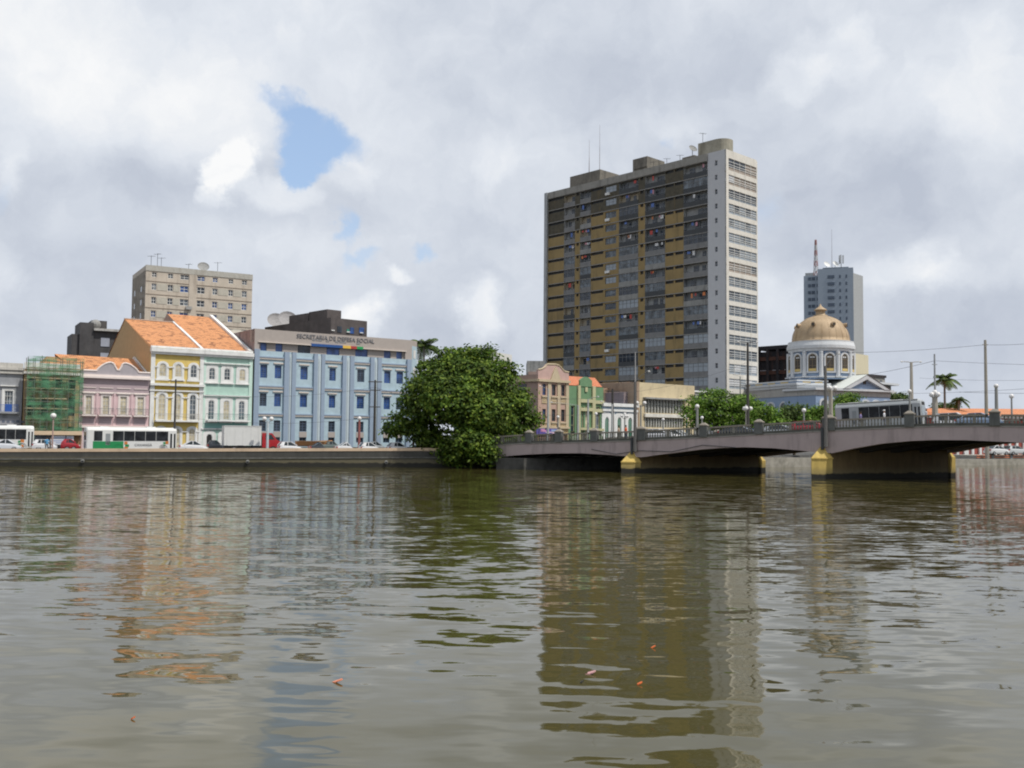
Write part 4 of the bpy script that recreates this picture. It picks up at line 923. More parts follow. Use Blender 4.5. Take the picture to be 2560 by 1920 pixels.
# end face (lit), galleries of glass
MB().box(W-.3, W+.02, 0, .9, 0, H+.0).build('end_pier', TE, b); MB().box(W-.3, W+.02, D-.35, D, 0, H-.3).build('end_pier', TE, b)
MB().box(W-.3, W+.03, .9, D-.35, ztop0-.1, H-.02).build('end_parapet', TE, b)
for k, s in enumerate(slabs[1:]): MB().box(W-.3, W+.03, .9, D-.35, s-.55, s+.42).build('end_spandrel', TE, b)
for k in range(NF):
    z1 = slabs[k]-.15 if k == 0 else slabs[k]-.55; z0 = slabs[k+1]+.42
    if z1 < 3: continue
    mb = MB(); mb.box(W-.28, W-.16, .9, D-.35, z0, z1, 0); nn = 5
    cm = random.choice([0, 1, 2, 2, 3])
    for i in range(nn+1): y = .9+(D-1.25)*i/nn; mb.box(W-.16, W-.04, y-.045, y+.045, z0, z1, 1)
    for q in (.32, .5, .75): mb.box(W-.16, W-.05, .9, D-.35, z0+(z1-z0)*q-.05, z0+(z1-z0)*q+.05, 1)
    for i in range(nn):
        if random.random() < .45: y = .9+(D-1.25)*i/nn; mb.box(W-.159, W-.13, y+.05, y+(D-1.25)/nn-.05, z0+(z1-z0)*.33, z1-.05, 2)
    mb.build('glazed_gallery', [(mat('slate_glass', (.12, .145, .17), .3), mat('steel_glass', (.18, .21, .24), .3), mat('pale_glass', (.30, .34, .38), .3), mat('tan_blind', (.34, .29, .25)))[cm], WFR, random.choice([GGL, mat('white_curtain', (.55, .56, .58)), DGL])], b)
# rooftop boxes: left, middle, right tank
for i, (pa, pb, ya, yb, dep) in enumerate(((1425, 1500, 447, 423, 7), (1582, 1618, 402, 390, 6.5))):
    x0, z0 = f.L(pa, ya, 2.5); x1, z1 = f.L(pb, yb, 2.5)
    MB().box(x0, x1, 2.5, 2.5+dep, H-1, z1).box(x0+(x1-x0)*.1, x1+.1, 2.3, 2.49, z0-2.2, z0-1.4).build('roof_machine_room', mat('machine_room', (.17, .155, .13), var=.2, stain=.7, scol=(.07, .065, .055), sscale=.35), b)
x0, x1 = f.x(1745, 365, 2), f.x(1812, 350, 2); zt_ = f.z(1800, 345, 2)
cxx = (x0+x1)/2; rr = (x1-x0)/2
mb = MB(); pts = [(x0, 2), (x1-2.4, 2)]+[(x1-2.4+2.4*math.sin(t*PI/12), 4.4-2.4*math.cos(t*PI/12)) for t in range(1, 12)]+[(x1-2.4, 6.8), (x0, 6.8)]
mb.vprism(pts, H-1, zt_); mb.build('water_tank', mat('tank_concrete', (.32, .30, .24), var=.2, stain=.6, scol=(.12, .1, .07), sscale=.35), b)
MB().box(f.x(1700, 390), x0-.1, .8, 3, H-1, H+.7).build('low_roof_room', mat('machine_room', (.17, .155, .13)), b)
for i, (px, h) in enumerate(((1473, 11.), (1499, 14.))): 
    p = f.w(f.x(px, 430, 4), 4, GZ+H+1.2); t = thing('roof_mast', ('shorter lattice' if i == 0 else 'taller hair thin')+' radio mast on the left roof box of the tall tower', 'mast', p); MB().tube((0, 0, 0), (0, 0, h*.6), .16 if i == 0 else .08, .06).tube((0, 0, h*.6), (0, 0, h), .05, .03).build('pole', mat('mast_grey', (.35, .33, .34)), t)
for i, (px, py) in enumerate(((1634, 385), (1667, 384), (1700, 380), (1757, 336))):
    antenna(f.w(f.x(px, 400, 3), 3, GZ+H-.9), 3.2 if i < 3 else 6.8, 5, 'roof aerial on the tall tower, '+['just right of the middle roof box', 'second to the right of the middle box', 'third, next to the dish', 'on the rounded tank'][i], w_=1.5)
dish(f.w(f.x(1731, 380, 2.4), 2.4, GZ+H+.6), 1.0, 'small dark dish left of the rounded tank on the tall tower', h=2.0)

# ------------------------------------------------------------------ right hand background
# open framed dark block
f = Fr(at(1894, 236).to_2d()[:], at(1996, 228).to_2d()[:], GZ); b = building('dark_parking_block', 'dark half open concrete frame building left of the dome', 'building', f)
DBR = mat('dark_frame', (.035, .032, .035), var=.3, stain=.4, scol=(.14, .06, .035), sscale=.6)
H = f.z(1905, 866); z1 = f.z(1905, 880); 
MB().box(0, f.W, .5, 12, 0, z1).build('wall', DBR, b); MB().box(-.2, f.W+.2, 0, 12, H-.9, H).build('roof_beam', DBR, b)
for px in (1896, 1919, 1944, 1969, 1992): x = f.x(px); MB().box(x-.35, x+.35, 0, .8, 0, H-.9).box(x-.3, x+.3, 11, 11.8, z1, H-.9).build('column', DBR, b)
for k in range(4): z = z1-2.2-k*3.4; MB().box(0, f.W, .1, .49, z, z+.9).build('parapet_beam', mat('rust_beam', (.10, .045, .03), var=.4), b)
for k in range(6): 
    x = f.W*(.06+.3*(k % 3)); z = z1-5.0-(k//3)*4.1; MB().box(x, x+2.0, .3, .45, z, z+.5).build('pale_opening', mat('pale_grey_wall', (.45, .45, .47)), b)  # pale grey boxes set on the dark wall

# domed palace
DX, DY = q_of(2052, 900)*196., 196.
b = thing('domed_palace', 'blue and white palace with a golden bronze dome', 'palace', (DX, DY, GZ), 0)
BLU = mat('palace_blue', (.24, .325, .46), var=.05, stain=.12, scol=(.2, .28, .4)); PWH = mat('palace_white', (.56, .58, .60), var=.05, stain=.3, scol=(.36, .36, .35)); PYL = mat('palace_yellow', (.56, .42, .16), var=.08)
GOLD = mat('gilded_bronze', (.40, .295, .185), .62, .14, .4, (.26, .17, .08), .5, metal=.1, vscale=.6); PDK = mat('palace_dark', (.07, .06, .05))
def zD(py, Y=196.): return z_at(2052, py, Y)-GZ
R = 76*196/FPX; Rd = 69.5*196/FPX
zb, z1, z2, z3 = zD(945), zD(880), zD(857), zD(857)
# drum
m = MB().lathe([(R*.985, zD(952)), (R*.985, z1)], n=48); m.build('drum', BLU, b, True)
MB().lathe([(R*.985, z1-.3), (R*1.03, z1-.25), (R*1.03, z1+.2), (R*1.08, z1+.35), (R*1.08, z1+.9), (R*1.04, z2-.3), (R*1.04, z2), (Rd*.9, z2)], n=48).build('drum_cornice', PWH, b)
MB().lathe([(R*1.045, z1+1.05), (R*1.045, z2-.45)], n=48).build('blue_band', BLU, b)
for z, h in ((zD(900), .28), (zD(935), .35), (zD(948), .3)): MB().lathe([(R*.986, z), (R*1.02, z+.02), (R*1.02, z+h), (R*.986, z+h+.02)], n=48).build('drum_moulding', PWH, b)
na = 12
for k in range(na):
    t = 2*PI*(k+.5)/na-.04; 
    o = MB().tube((0, 0, zD(944)), (0, 0, z1-.31), .42, n=10).box(-.6, .6, -.6, .6, zD(947), zD(944)+.01).build('column', PWH, b, loc=(R*1.02*math.cos(t), R*1.02*math.sin(t), 0))
    t = 2*PI*k/na-.04; w_ = .82
    o = win(b, arch(-w_, w_, zD(933), zD(890)), fr=mat('drum_frame_brown', (.26, .20, .12), .6, .1), gl=PDK, nx=2, nz=3, trim=PWH, tw=.3, proud=.12, fw=.12, name='drum_window'); o.location = ((R+.1)*math.cos(t), (R+.1)*math.sin(t), 0); o.rotation_euler = (0, 0, t+PI/2)
    o = MB().box(-w_+.1, w_-.1, -.12, -.06, zD(932), zD(926)).build('yellow_panel', PYL, b, loc=((R+.1)*math.cos(t), (R+.1)*math.sin(t), 0)); o.rotation_euler = (0, 0, t+PI/2)
# dome
zt = zD(789.5); hh = zt-z2
prof = [(Rd*1.02, z2), (Rd*1.02, z2+.25)]+[(Rd*math.cos(k*PI/2/16)**.92 if k < 16 else .02, z2+.25+(hh-.25)*math.sin(k*PI/2/16)) for k in range(17)]
dm = MB().lathe(prof, n=56).build('dome', GOLD, b, True)
for k in range(24):
    t = 2*PI*k/24; mb = MB()
    pp = [(r*1.004*math.cos(t), r*1.004*math.sin(t), z) for r, z in prof[2:-1]]; mb.path(pp, .02, 4); mb.build('rib', GOLD, dm)
for k in range(8):
    t = 2*PI*k/8+.2; zz = zD(817); rr = Rd*.80
    o = MB().tube((rr*.9, 0, zz), (rr*1.16, 0, zz+.1), .38, .44, n=10).build('lucarne', GOLD, dm); o.rotation_euler = (0, 0, t)
    o2 = MB().tube((rr*1.161, 0, zz), (rr*1.18, 0, zz), .3, n=10).build('lucarne_opening', PDK, o)
MB().lathe([(1.4, zt-.2), (1.4, zt+.05), (.95, zt+.2), (.9, zD(778)), (1.35, zD(776)), (1.2, zD(774)), (.7, zD(770)), (.28, zD(766)), (.1, zD(761)), (.01, zD(759))], n=16).build('lantern', GOLD, b, True)
# square body under the drum, corner towards us at px 1993
thp = math.radians(38)
cn = (q_of(1993, 950)*188., 188.)
def pf(pa, pb, Yc, th, z=GZ): 
    pass
dirR = Vector((math.cos(math.radians(18)), math.sin(math.radians(18)))); dirL = Vector((-math.sin(math.radians(40)), math.cos(math.radians(40))))
fR = Fr(cn, (cn[0]+dirR.x*12, cn[1]+dirR.y*12), GZ)
def palace_block(f, W, D, ztop, label=None, body=None):
    n_ = MB(); zc_ = ztop
    f_ = f
    par = thing('tmp', None, None) if 0 else None
    return
body = bpy.data.objects.new('main_block', None); C.objects.link(body)
def mk(f, W, D, pyt, pyc, pye, pya, pxr):
    """attic, cornice, frieze and arcade of a palace wing in its own frame; returns list of (name, MB, mat)"""
    za, zc_, ze, zf_ = (f.z(pxr, p) for p in (pyt, pyc, pye, pya))
    out_ = []
    out_.append(('wing_wall', MB().box(0, W, 0, D, 0, za-.3), BLU))
    out_.append(('attic_coping', MB().box(-.15, W+.15, -.15, D, za-.3, za), PWH))
    out_.append(('wing_cornice', MB().box(-.55, W+.55, -.55, D, zc_-.1, zc_+.35).box(-.3, W+.3, -.3, D, ze, zc_-.101), PWH))
    out_.append(('entablature', MB().box(-.12, W+.12, -.12, D, zf_, ze-.001), mat('palace_stone', (.38, .37, .35), var=.1, stain=.5, scol=(.24, .23, .21))))
    return out_, (za, zc_, ze, zf_)
bpy.data.objects.remove(body)
def placed(fr, mb, name, m, smooth=False):
    """a palace part built in another frame, parented to the palace root"""
    o = mb.build(name, m, b, smooth); o.location = (fr.a.x-DX, fr.a.y-DY, 0); o.rotation_euler = (0, 0, fr.rot); return o
f = fR; Wc = f.x(2068, 950)
lst, zz = mk(f, Wc, 24, 949, 961, 969, 990, 1996)
for nm, mb, m_ in lst: placed(f, mb, nm, m_)
za, zc_, ze, zf_ = zz
for k in range(2): x = Wc*(.18+.40*k); placed(f, MB().box(x, x+Wc*.26, -.06, -.001, zc_+.75, za-.75), 'yellow_panel', PYL)
for k in range(3):
    x = Wc*(.08+.31*k); placed(f, MB().ring(grow(arch(x, x+Wc*.2, 1.5, zf_-1.2), .3), arch(x, x+Wc*.2, 1.5, zf_-1.2), -.2, -.001).poly([(a_, -.02, c_) for a_, c_ in arch(x, x+Wc*.2, 1.5, zf_-1.2)], 1), 'arched_window', [PWH, GGL])
# the shaded left wall of the block gets the same ornament
for k in range(4):
    y = 3+4.6*k; placed(f, MB().box(-.06, -.001, y, y+2.6, zc_+.75, za-.75), 'yellow_panel', PYL)
    o = placed(f, MB().ring(grow(arch(0, 2.4, 1.5, zf_-1.2), .3), arch(0, 2.4, 1.5, zf_-1.2), -.2, -.001).poly([(a_, -.02, c_) for a_, c_ in arch(0, 2.4, 1.5, zf_-1.2)], 1), 'arched_window', [PWH, GGL])
    p = f.w(-.02, y+2.6); o.location = (p.x-DX, p.y-DY, 0); o.rotation_euler = (0, 0, f.rot-PI/2)
placed(f, MB().box(Wc, Wc+16, 4.5, 24, 0, za-.4), 'rear_wall', BLU); placed(f, MB().box(Wc, Wc+16, 4.4, 24, zc_-.1, zc_+.35), 'rear_cornice', PWH)
# pedimented wing to the right
thq = math.radians(24)
pw0 = on_line(2040, 2107, 186., thq); pw1 = on_line(2226, 2107, 186., thq); f = Fr(pw0, pw1, GZ)
ze1, zfr, zbl = f.z(2110, 971.5), f.z(2110, 977), f.z(2110, 990)
placed(f, MB().box(0, f.W, 0, 9, 0, zbl), 'portico_wall', BLU)
placed(f, MB().box(-.1, f.W+.1, -.1, 9, zbl, zfr), 'portico_entablature', mat('palace_stone', (.38, .37, .35)))
placed(f, MB().box(-.5, f.W+.5, -.6, 9, zfr+.002, ze1), 'portico_cornice', PWH)
xa, xb = f.x(2107, 975), f.x(2217, 978); xm, zm = f.L(2161.5, 939)
placed(f, MB().prism([(xa+.6, ze1+.001), (xb-.6, ze1+.001), (xm, zm-.5)], .1, 3), 'pediment_field', BLU)
mb = MB(); t_ = .75
mb.prism([(xa-.3, ze1+.002), (xa+1.2, ze1+.002), (xm, zm-t_), (xm, zm+.1)], -.7, 3); mb.prism([(xb+.3, ze1+.002), (xm, zm+.1), (xm, zm-t_), (xb-1.2, ze1+.002)], -.7, 3)
placed(f, mb, 'raking_cornice', PWH)
mb = MB(); mb.poly([(xa-.4, -.8, ze1+.05), (xm, -.8, zm+.2), (xm, 16, zm+.2), (xa-.4, 16, ze1+.05)]); mb.poly([(xb+.4, -.8, ze1+.05), (xm, -.8, zm+.2), (xm, 16, zm+.2), (xb+.4, 16, ze1+.05)])
placed(f, mb, 'pediment_roof', mat('pale_roof', (.62, .64, .60), var=.05))
placed(f, MB().box(xm-.35, xm+.35, -.02, .099, ze1+1.0, ze1+2.3), 'pediment_window', PDK)
for k in range(7):
    x = f.W*(.06+.14*k); placed(f, MB().ring(grow(arch(x, x+1.5, 1.5, zbl-.9), .35), arch(x, x+1.5, 1.5, zbl-.9), -.2, -.001).poly([(a_, -.02, c_) for a_, c_ in arch(x, x+1.5, 1.5, zbl-.9)], 1), 'arched_window', [PWH, GGL])
# cream block and low buildings beyond
f = Fr(at(2133, 250).to_2d()[:], at(2173, 257).to_2d()[:], GZ); b2 = building('cream_slab_block', 'blank cream slab block right of the dome', 'building', f)
MB().box(0, f.W, 0, 14, 0, f.z(2135, 883)).build('wall', mat('cream_blank', (.62, .56, .40), var=.04, stain=.1), b2); MB().box(-1.4, -.01, .5, 12, 0, f.z(2135, 880)).build('stair_flank', mat('grey_flank', (.28, .27, .26)), b2)
f = Fr(at(2170, 235).to_2d()[:], at(2214, 240).to_2d()[:], GZ); b2 = building('grey_low_block', 'small grey block just right of the palace pediment', 'building', f)
MB().box(0, f.W, 0, 10, 0, f.z(2190, 943)).build('wall', mat('warm_grey', (.34, .33, .30), stain=.5), b2); MB().box(-.2, f.W+.2, -.3, 10, f.z(2190, 943), f.z(2190, 937)).build('roof_edge', DBR, b2)
for k in range(3): MB().box(f.W*(.2+.25*k), f.W*(.32+.25*k), -.1, -.001, f.z(2190, 960), f.z(2190, 950)).build('window', DGL, b2)
f = Fr(at(2196, 215).to_2d()[:], at(2242, 222).to_2d()[:], GZ); b2 = building('white_low_block', 'low white block with open loggias at the right end of the palace', 'building', f)
MB().box(0, f.W, 0, 10, 0, f.z(2215, 977)).build('wall', mat('low_white', (.48, .48, .45), stain=.4), b2); MB().box(-.3, f.W+.3, -.6, 10, f.z(2215, 962), f.z(2215, 957)).build('roof_slab', PWH, b2)
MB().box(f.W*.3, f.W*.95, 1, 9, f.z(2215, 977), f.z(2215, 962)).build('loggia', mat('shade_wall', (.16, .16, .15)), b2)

# far grey blue tower
TB = mat('far_tower_blue', (.29, .34, .40), var=.06, stain=.2, scol=(.18, .21, .25), sscale=.1); TBL = mat('far_tower_light', (.36, .37, .37), var=.08, stain=.3, sscale=.15, scol=(.24, .25, .26)); WB = mat('far_window', (.085, .11, .15), var=.3)
f = Fr(at(2011, 432).to_2d()[:], at(2137, 424.6).to_2d()[:], GZ); b = building('blue_grey_tower', 'distant blue grey office tower behind the golden dome', 'office tower', f)
xA, xB = f.x(2044, 670), f.W; zA, zB = f.z(2020, 687), f.z(2080, 671)
MB().box(0, xA, 3, 22, 0, zA).build('left_wing', TB, b); MB().box(xA+.01, xB, 0, 22, 0, zB).build('centre_block', TB, b); MB().box(.5, xA-2, 6, 18, zA, f.z(2020, 677)).build('roof_room', TBL, b)
MB().poly([(xB, 0, 0), (xB+4.0, 10, 0), (xB+4.0, 10, f.z(2140, 682)), (xB, 0, f.z(2140, 682))]).poly([(xB+4, 10, 0), (xB+4, 22, 0), (xB+4, 22, zB-2), (xB+4, 10, zB-2)]).build('right_flank', TBL, b)
MB().box(xA+2, xB-2, 4, 18, zB, f.z(2080, 665)).build('roof_parapet', mat('roof_clutter', (.16, .2, .24)), b)
for k in range(19):
    z = zB-4.5-k*3.15
    if z < 2: break
    for px, w_ in ((2019, 7), (2041, 4), (2069, 16), (2098, 3.5), (2114, 3.5)):
        x = f.x(px, 700); yy = 2.8 if px < 2044 else -.2
        MB().box(x, x+w_*430/FPX, yy, yy+.19, z, z+1.4).build('window', WB, b)
    z_ = z+.9
    x = f.x(2028, 700); MB().box(x, x+8*430/FPX, 2.8, 2.99, z, z+1.4).build('window', WB, b)
t = thing('lattice_mast', 'red and white lattice mast on the left of the distant tower roof', 'mast', f.w(f.x(2040, 700, 6), 6, GZ+zA), 0)
RW = [mat('mast_red', (.36, .20, .19)), mat('mast_white', (.50, .50, .50))]
Hm = 17.; 
for k in range(7):
    z0, z1 = Hm*k/7, Hm*(k+1)/7; r0, r1 = 1.1-.75*k/7, 1.1-.75*(k+1)/7; mb = MB()
    for i in range(4):
        a0, a1 = i*PI/2, (i+1)*PI/2
        mb.tube((r0*math.cos(a0), r0*math.sin(a0), z0), (r1*math.cos(a0), r1*math.sin(a0), z1), .17, n=4); mb.tube((r0*math.cos(a0), r0*math.sin(a0), z0), (r1*math.cos(a1), r1*math.sin(a1), z1), .1, n=4); mb.tube((r0*math.cos(a1), r0*math.sin(a1), z0), (r0*math.cos(a0), r0*math.sin(a0), z0), .1, n=4)
    mb.build('mast_section', RW[k % 2], t)
t = thing('whip_antenna', 'hair thin whip antenna at the centre of the distant tower roof', 'antenna', f.w(f.x(2080, 680, 6), 6, GZ+zB)); MB().tube((0, 0, 0), (0, 0, 19), .14, .05).build('pole', mat('mast_grey', (.35, .33, .34)), t)
for i, px in enumerate((2066, 2088)): dish(f.w(f.x(px, 680, 3), 3, GZ+zB), 1.6, ('left' if i == 0 else 'right')+' white dish on the distant tower roof', h=2.2, m=WHITE)
t = thing('panel_antenna', 'cluster of panel aerials on the right of the distant tower roof', 'antenna', f.w(f.x(2103, 680, 3), 3, GZ+zB))
MB().tube((0, 0, 0), (0, 0, 6.5), .15).build('pole', DARKM, t)
for k in range(3): MB().box(-.3+.9*math.cos(k*2.1), .3+.9*math.cos(k*2.1), .9*math.sin(k*2.1)-.15, .9*math.sin(k*2.1)+.15, 2.5, 6.3).build('panel', mat('panel_grey', (.40, .42, .44)), t)

# far quay market, red walls and long orange roof
f = Fr((q_of(2345)*163, 163.), (q_of(2700)*176, 176.), .95); b = building('red_market_hall', 'red and white market hall with a long orange tiled roof on the far quay', 'market hall', f)
RED = mat('market_red', (.36, .085, .065), var=.08, stain=.2, scol=(.2, .06, .05)); zr = f.z(2350, 1037)
MB().box(0, f.W, 0, 12, 0, zr-.4).build('wall', RED, b); MB().box(-.4, f.W, -.6, .3, zr-.4, zr).build('eave', WHITE, b)
MB().poly([(-.6, -.9, zr), (f.W, -.9, zr), (f.W, 6, zr+1.7), (1.5, 6, zr+1.3)]).poly([(-.6, -.9, zr), (1.5, 6, zr+1.3), (-.6, 13, zr)]).poly([(1.5, 6, zr+1.3), (f.W, 6, zr+1.7), (f.W, 13, zr), (-.6, 13, zr)]).build('roof', tile_mat('market_tiles', (.60, .24, .11), (.40, .15, .07), .5), b)
k = 0
for i in range(16):
    x = .4+i*1.75; big = i % 4 == 3
    MB().box(x, x+(.95 if big else .5), -.3, -.001, 0, zr-2.6 if big else 3.9).build('pilaster', WHITE, b)
MB().box(0, f.W, -.25, -.002, 3.95, 4.25).build('string_course', WHITE, b)
f3 = Fr((q_of(2440)*150, 150.), (q_of(2700)*160, 160.), .95); b3 = thing('quay_terrace', 'pale terrace with orange edged steps below the red market hall', 'terrace', f3.loc(), f3.rot)
MB().box(0, f3.W, 0, 6, -.2, .5).build('platform', QM2, b3); 
for z in (.1, .42): MB().box(-.05, f3.W, -.12, -.001, z, z+.12).build('orange_edge', mat('orange_paint', (.62, .20, .10)), b3)
for i in range(5): x = 3.2+i*4.2; MB().box(x, x+.5, -.2, .3, -.2, 1.6).build('pier_post', mat('post_grey', (.2, .22, .22)), b3)
# ------------------------------------------------------------------ the bridge
S0 = at(1306, 111.7); Pe = at(2055, 93.4); fb = Fr(S0.to_2d()[:], Pe.to_2d()[:], 0)
KW, WD = .587, 15.05
b = thing('bridge', 'low arched concrete bridge with mauve side, yellow piers and dark balustrade', 'bridge', (fb.a.x, fb.a.y, 0), fb.rot)
def interp(lst, x):
    if x <= lst[0][0]: return lst[0][1]
    for (xa, za), (xb, zb) in zip(lst, lst[1:]):
        if x <= xb: return za+(zb-za)*(x-xa)/(xb-xa)
    return lst[-1][1]
TOPL = [(-30, 1.45), (-9, 2.35)]+[fb.L(*p) for p in ((1306, 1110), (1450, 1107), (1590, 1103), (1757, 1095), (2040, 1080), (2200, 1072.5), (2345, 1067), (2450, 1066.5), (2557, 1068))]
xe, ze = TOPL[-1]; TOPL += [(xe+10, ze-.25), (xe+30, ze-1.2), (xe+60, 2.2), (xe+90, 1.4)]
BOT = [(-30, .5), (-9, .9)]+[fb.L(*p) for p in ((1306, 1137), (1380, 1133.5), (1451, 1133), (1520, 1137), (1585, 1142.5), (1605, 1143), (1640, 1138), (1680, 1133), (1749, 1124), (1800, 1120), (1863, 1118), (1932, 1120.5), (2012, 1127.5), (2051, 1131), (2080, 1133), (2140, 1120), (2204, 1109), (2275, 1102.5), (2334, 1100), (2416, 1100.5), (2510, 1104.5), (2557, 1107))]
xe2, ze2 = BOT[-1]; BOT += [(xe2+6, ze2-.55), (xe2+9, ze2-.9), (xe2+12, ze2-.85), (xe2+20, ze2), (xe2+35, ze2-.4), (xe2+50, .8), (xe2+90, -.5)]
xs_ = sorted(set([round(-30+i*1.5, 2) for i in range(int((xe2+120)/1.5))]+[p[0] for p in BOT]+[p[0] for p in TOPL]))
xs_ = [x for x in xs_ if x < xe+88]
def ztop(x): return interp(TOPL, x)
def zbot(x): return interp(BOT, x)
MAUVE = mat('mauve_concrete', (.42, .345, .34), var=.10, stain=.5, scol=(.22, .185, .18), sscale=.7, vscale=.3)
BDK = mat('mossy_concrete', (.10, .10, .085), var=.25, stain=.6, scol=(.04, .045, .035), sscale=.7, streak=False)
def sheared(mb, xs, zt, zb, y0, y1, mi=0, ends=True):
    for xa, xb in zip(xs, xs[1:]):
        a0, b0, a1, b1 = xa+KW*y0, xb+KW*y0, xa+KW*y1, xb+KW*y1
        mb.poly([(a0,y0,zb(xa)),(b0,y0,zb(xb)),(b0,y0,zt(xb)),(a0,y0,zt(xa))], mi)
        mb.poly([(a1,y1,zb(xa)),(a1,y1,zt(xa)),(b1,y1,zt(xb)),(b1,y1,zb(xb))], mi)
        mb.poly([(a0,y0,zt(xa)),(b0,y0,zt(xb)),(b1,y1,zt(xb)),(a1,y1,zt(xa))], mi)
        mb.poly([(a0,y0,zb(xa)),(a1,y1,zb(xa)),(b1,y1,zb(xb)),(b0,y0,zb(xb))], mi)
    return mb
# outer girders, deck slab and inner girders (the dark underside)
sheared(MB(), xs_, ztop, zbot, 0, .5).build('girder', MAUVE, b); sheared(MB(), xs_, ztop, zbot, WD-.5, WD).build('girder', MAUVE, b)
UND = mat('shaded_underside', (.05, .047, .045), var=.3)  # near-black colour stands in for the shade beneath the deck
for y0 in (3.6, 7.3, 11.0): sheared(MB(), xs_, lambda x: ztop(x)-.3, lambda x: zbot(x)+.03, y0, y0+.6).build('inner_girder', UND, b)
sheared(MB(), xs_, lambda x: ztop(x)-.05, lambda x: ztop(x)-.45, .501, WD-.501).build('deck', MATS['asphalt'], b)
for y0, y1 in ((.0, 2.2), (WD-2.2, WD)): sheared(MB(), xs_, lambda x: ztop(x)+.10, lambda x: ztop(x)+.002, y0-(.06 if y0 == 0 else 0), y1).build('footway', mat('footway_concrete', (.30, .28, .26), stain=.5), b)
# balustrade
sheared(MB(), xs_, lambda x: ztop(x)+.34, lambda x: ztop(x)+.102, -.02, .24).build('balustrade_base', BDK, b); sheared(MB(), xs_, lambda x: ztop(x)+.34, lambda x: ztop(x)+.102, WD-.24, WD+.02).build('balustrade_base', BDK, b)
BAL = mat('baluster_concrete', (.22, .21, .18), var=.2, stain=.6, scol=(.07, .075, .06)); COPG = mat('rail_coping', (.27, .24, .20), var=.15, stain=.4, scol=(.12, .11, .09))
posts = [fb.x(p) for p in (1395, 1484, 1600, 1757, 1895, 2070, 2272, 2485)]; posts = [-6.]+[0.8]+posts+[posts[-1]+6.6, posts[-1]+13.5, posts[-1]+20, posts[-1]+27]
for side, yc in ((0, .11), (1, WD-.11)):
    for xa, xb in zip(posts, posts[1:]):
        a, c = xa+.62, xb-.62
        if c-a < .8: continue
        mb = MB(); n = max(4, int((c-a)/.29)); 
        seg = [a+(c-a)*i/4 for i in range(5)]
        sheared(mb, seg, lambda x: ztop(x)+1.12, lambda x: ztop(x)+.96, yc-.17, yc+.17, 1)
        for i in range(n):
            x = a+(c-a)*(i+.5)/n; z = ztop(x)+.34
            if (i % 8) == 0 and i: mb.box(x+KW*yc-.14, x+KW*yc+.14, yc-.11, yc+.11, z, z+.62, 0); continue
            mb.lathe([(.05, z), (.085, z+.16), (.05, z+.34), (.06, z+.5), (.05, z+.62)], x+KW*yc, yc, 5, 0)
        mb.build('balustrade_panel', [BAL, COPG], b)
    for i, x in enumerate(posts[1:-1]):
        big = any(abs(x-fb.x(p)) < .1 for p in (1600, 2070)); w_ = .42 if not big else .6; xx, z = x+KW*yc, ztop(x)
        mb = MB().box(xx-w_, xx+w_, yc-.3, yc+.3, z+.103, z+1.25, 0).box(xx-w_-.06, xx+w_+.06, yc-.36, yc+.36, z+1.251, z+1.36, 1)
        k = len(mb.v); mb.v += [(xx-w_, yc-.3, z+1.361), (xx+w_, yc-.3, z+1.361), (xx+w_, yc+.3, z+1.361), (xx-w_, yc+.3, z+1.361), (xx-.12, yc-.1, z+1.6), (xx+.12, yc-.1, z+1.6), (xx+.12, yc+.1, z+1.6), (xx-.12, yc+.1, z+1.6)]
        mb.f += [(k,k+1,k+5,k+4),(k+1,k+2,k+6,k+5),(k+2,k+3,k+7,k+6),(k+3,k,k+4,k+7),(k+4,k+5,k+6,k+7)]; mb.m += [1]*5
        mb.build('balustrade_post', [mat('post_concrete', (.12, .125, .12), var=.2, stain=.5, scol=(.05, .05, .045)), COPG], b)
# piers
def pier_mat(name, col):
    m = bpy.data.materials.new(name); m.use_nodes = True; T = NT(m.node_tree); bs = T.n['Principled BSDF']
    pos = T.new('ShaderNodeTexCoord').outputs['Object']; sp = T.new('ShaderNodeSeparateXYZ'); T.put(sp.inputs[0], pos)
    h = T.math('ADD', sp.outputs[2], T.math('MULTIPLY', T.math('SUBTRACT', T.noise(pos, 1.2, 4), .5), .5))
    wet = T.mr(h, .42, .62, 1., 0., True); scum = T.mr(h, .62, 1.3, .55, 0., True)
    c = T.mix(1., c4(col), T.mr(T.noise(T.vm('MULTIPLY', pos, (2, 2, .5)), .8, 5, .65), .3, .7, .75, 1.15), 'MULTIPLY')
    c = T.mix(scum, c, (.19, .16, .085, 1)); c = T.mix(wet, c, (.022, .021, .016, 1)); T.put(bs.inputs['Base Color'], c); bs.inputs['Roughness'].default_value = .8
    MATS[name] = m; return m
PY = pier_mat('yellow_pier_paint', (.62, .45, .13)); PB2 = pier_mat('shaded_pier_paint', (.16, .11, .05))  # pier walls: yellow darkened to brown, the deck's shade put into the colour
[o_ for o_ in qw.children if o_.name.split('.')[0] == 'wall'][0].data.materials[0] = pier_mat('tidal_quay_stone', (.068, .066, .060))
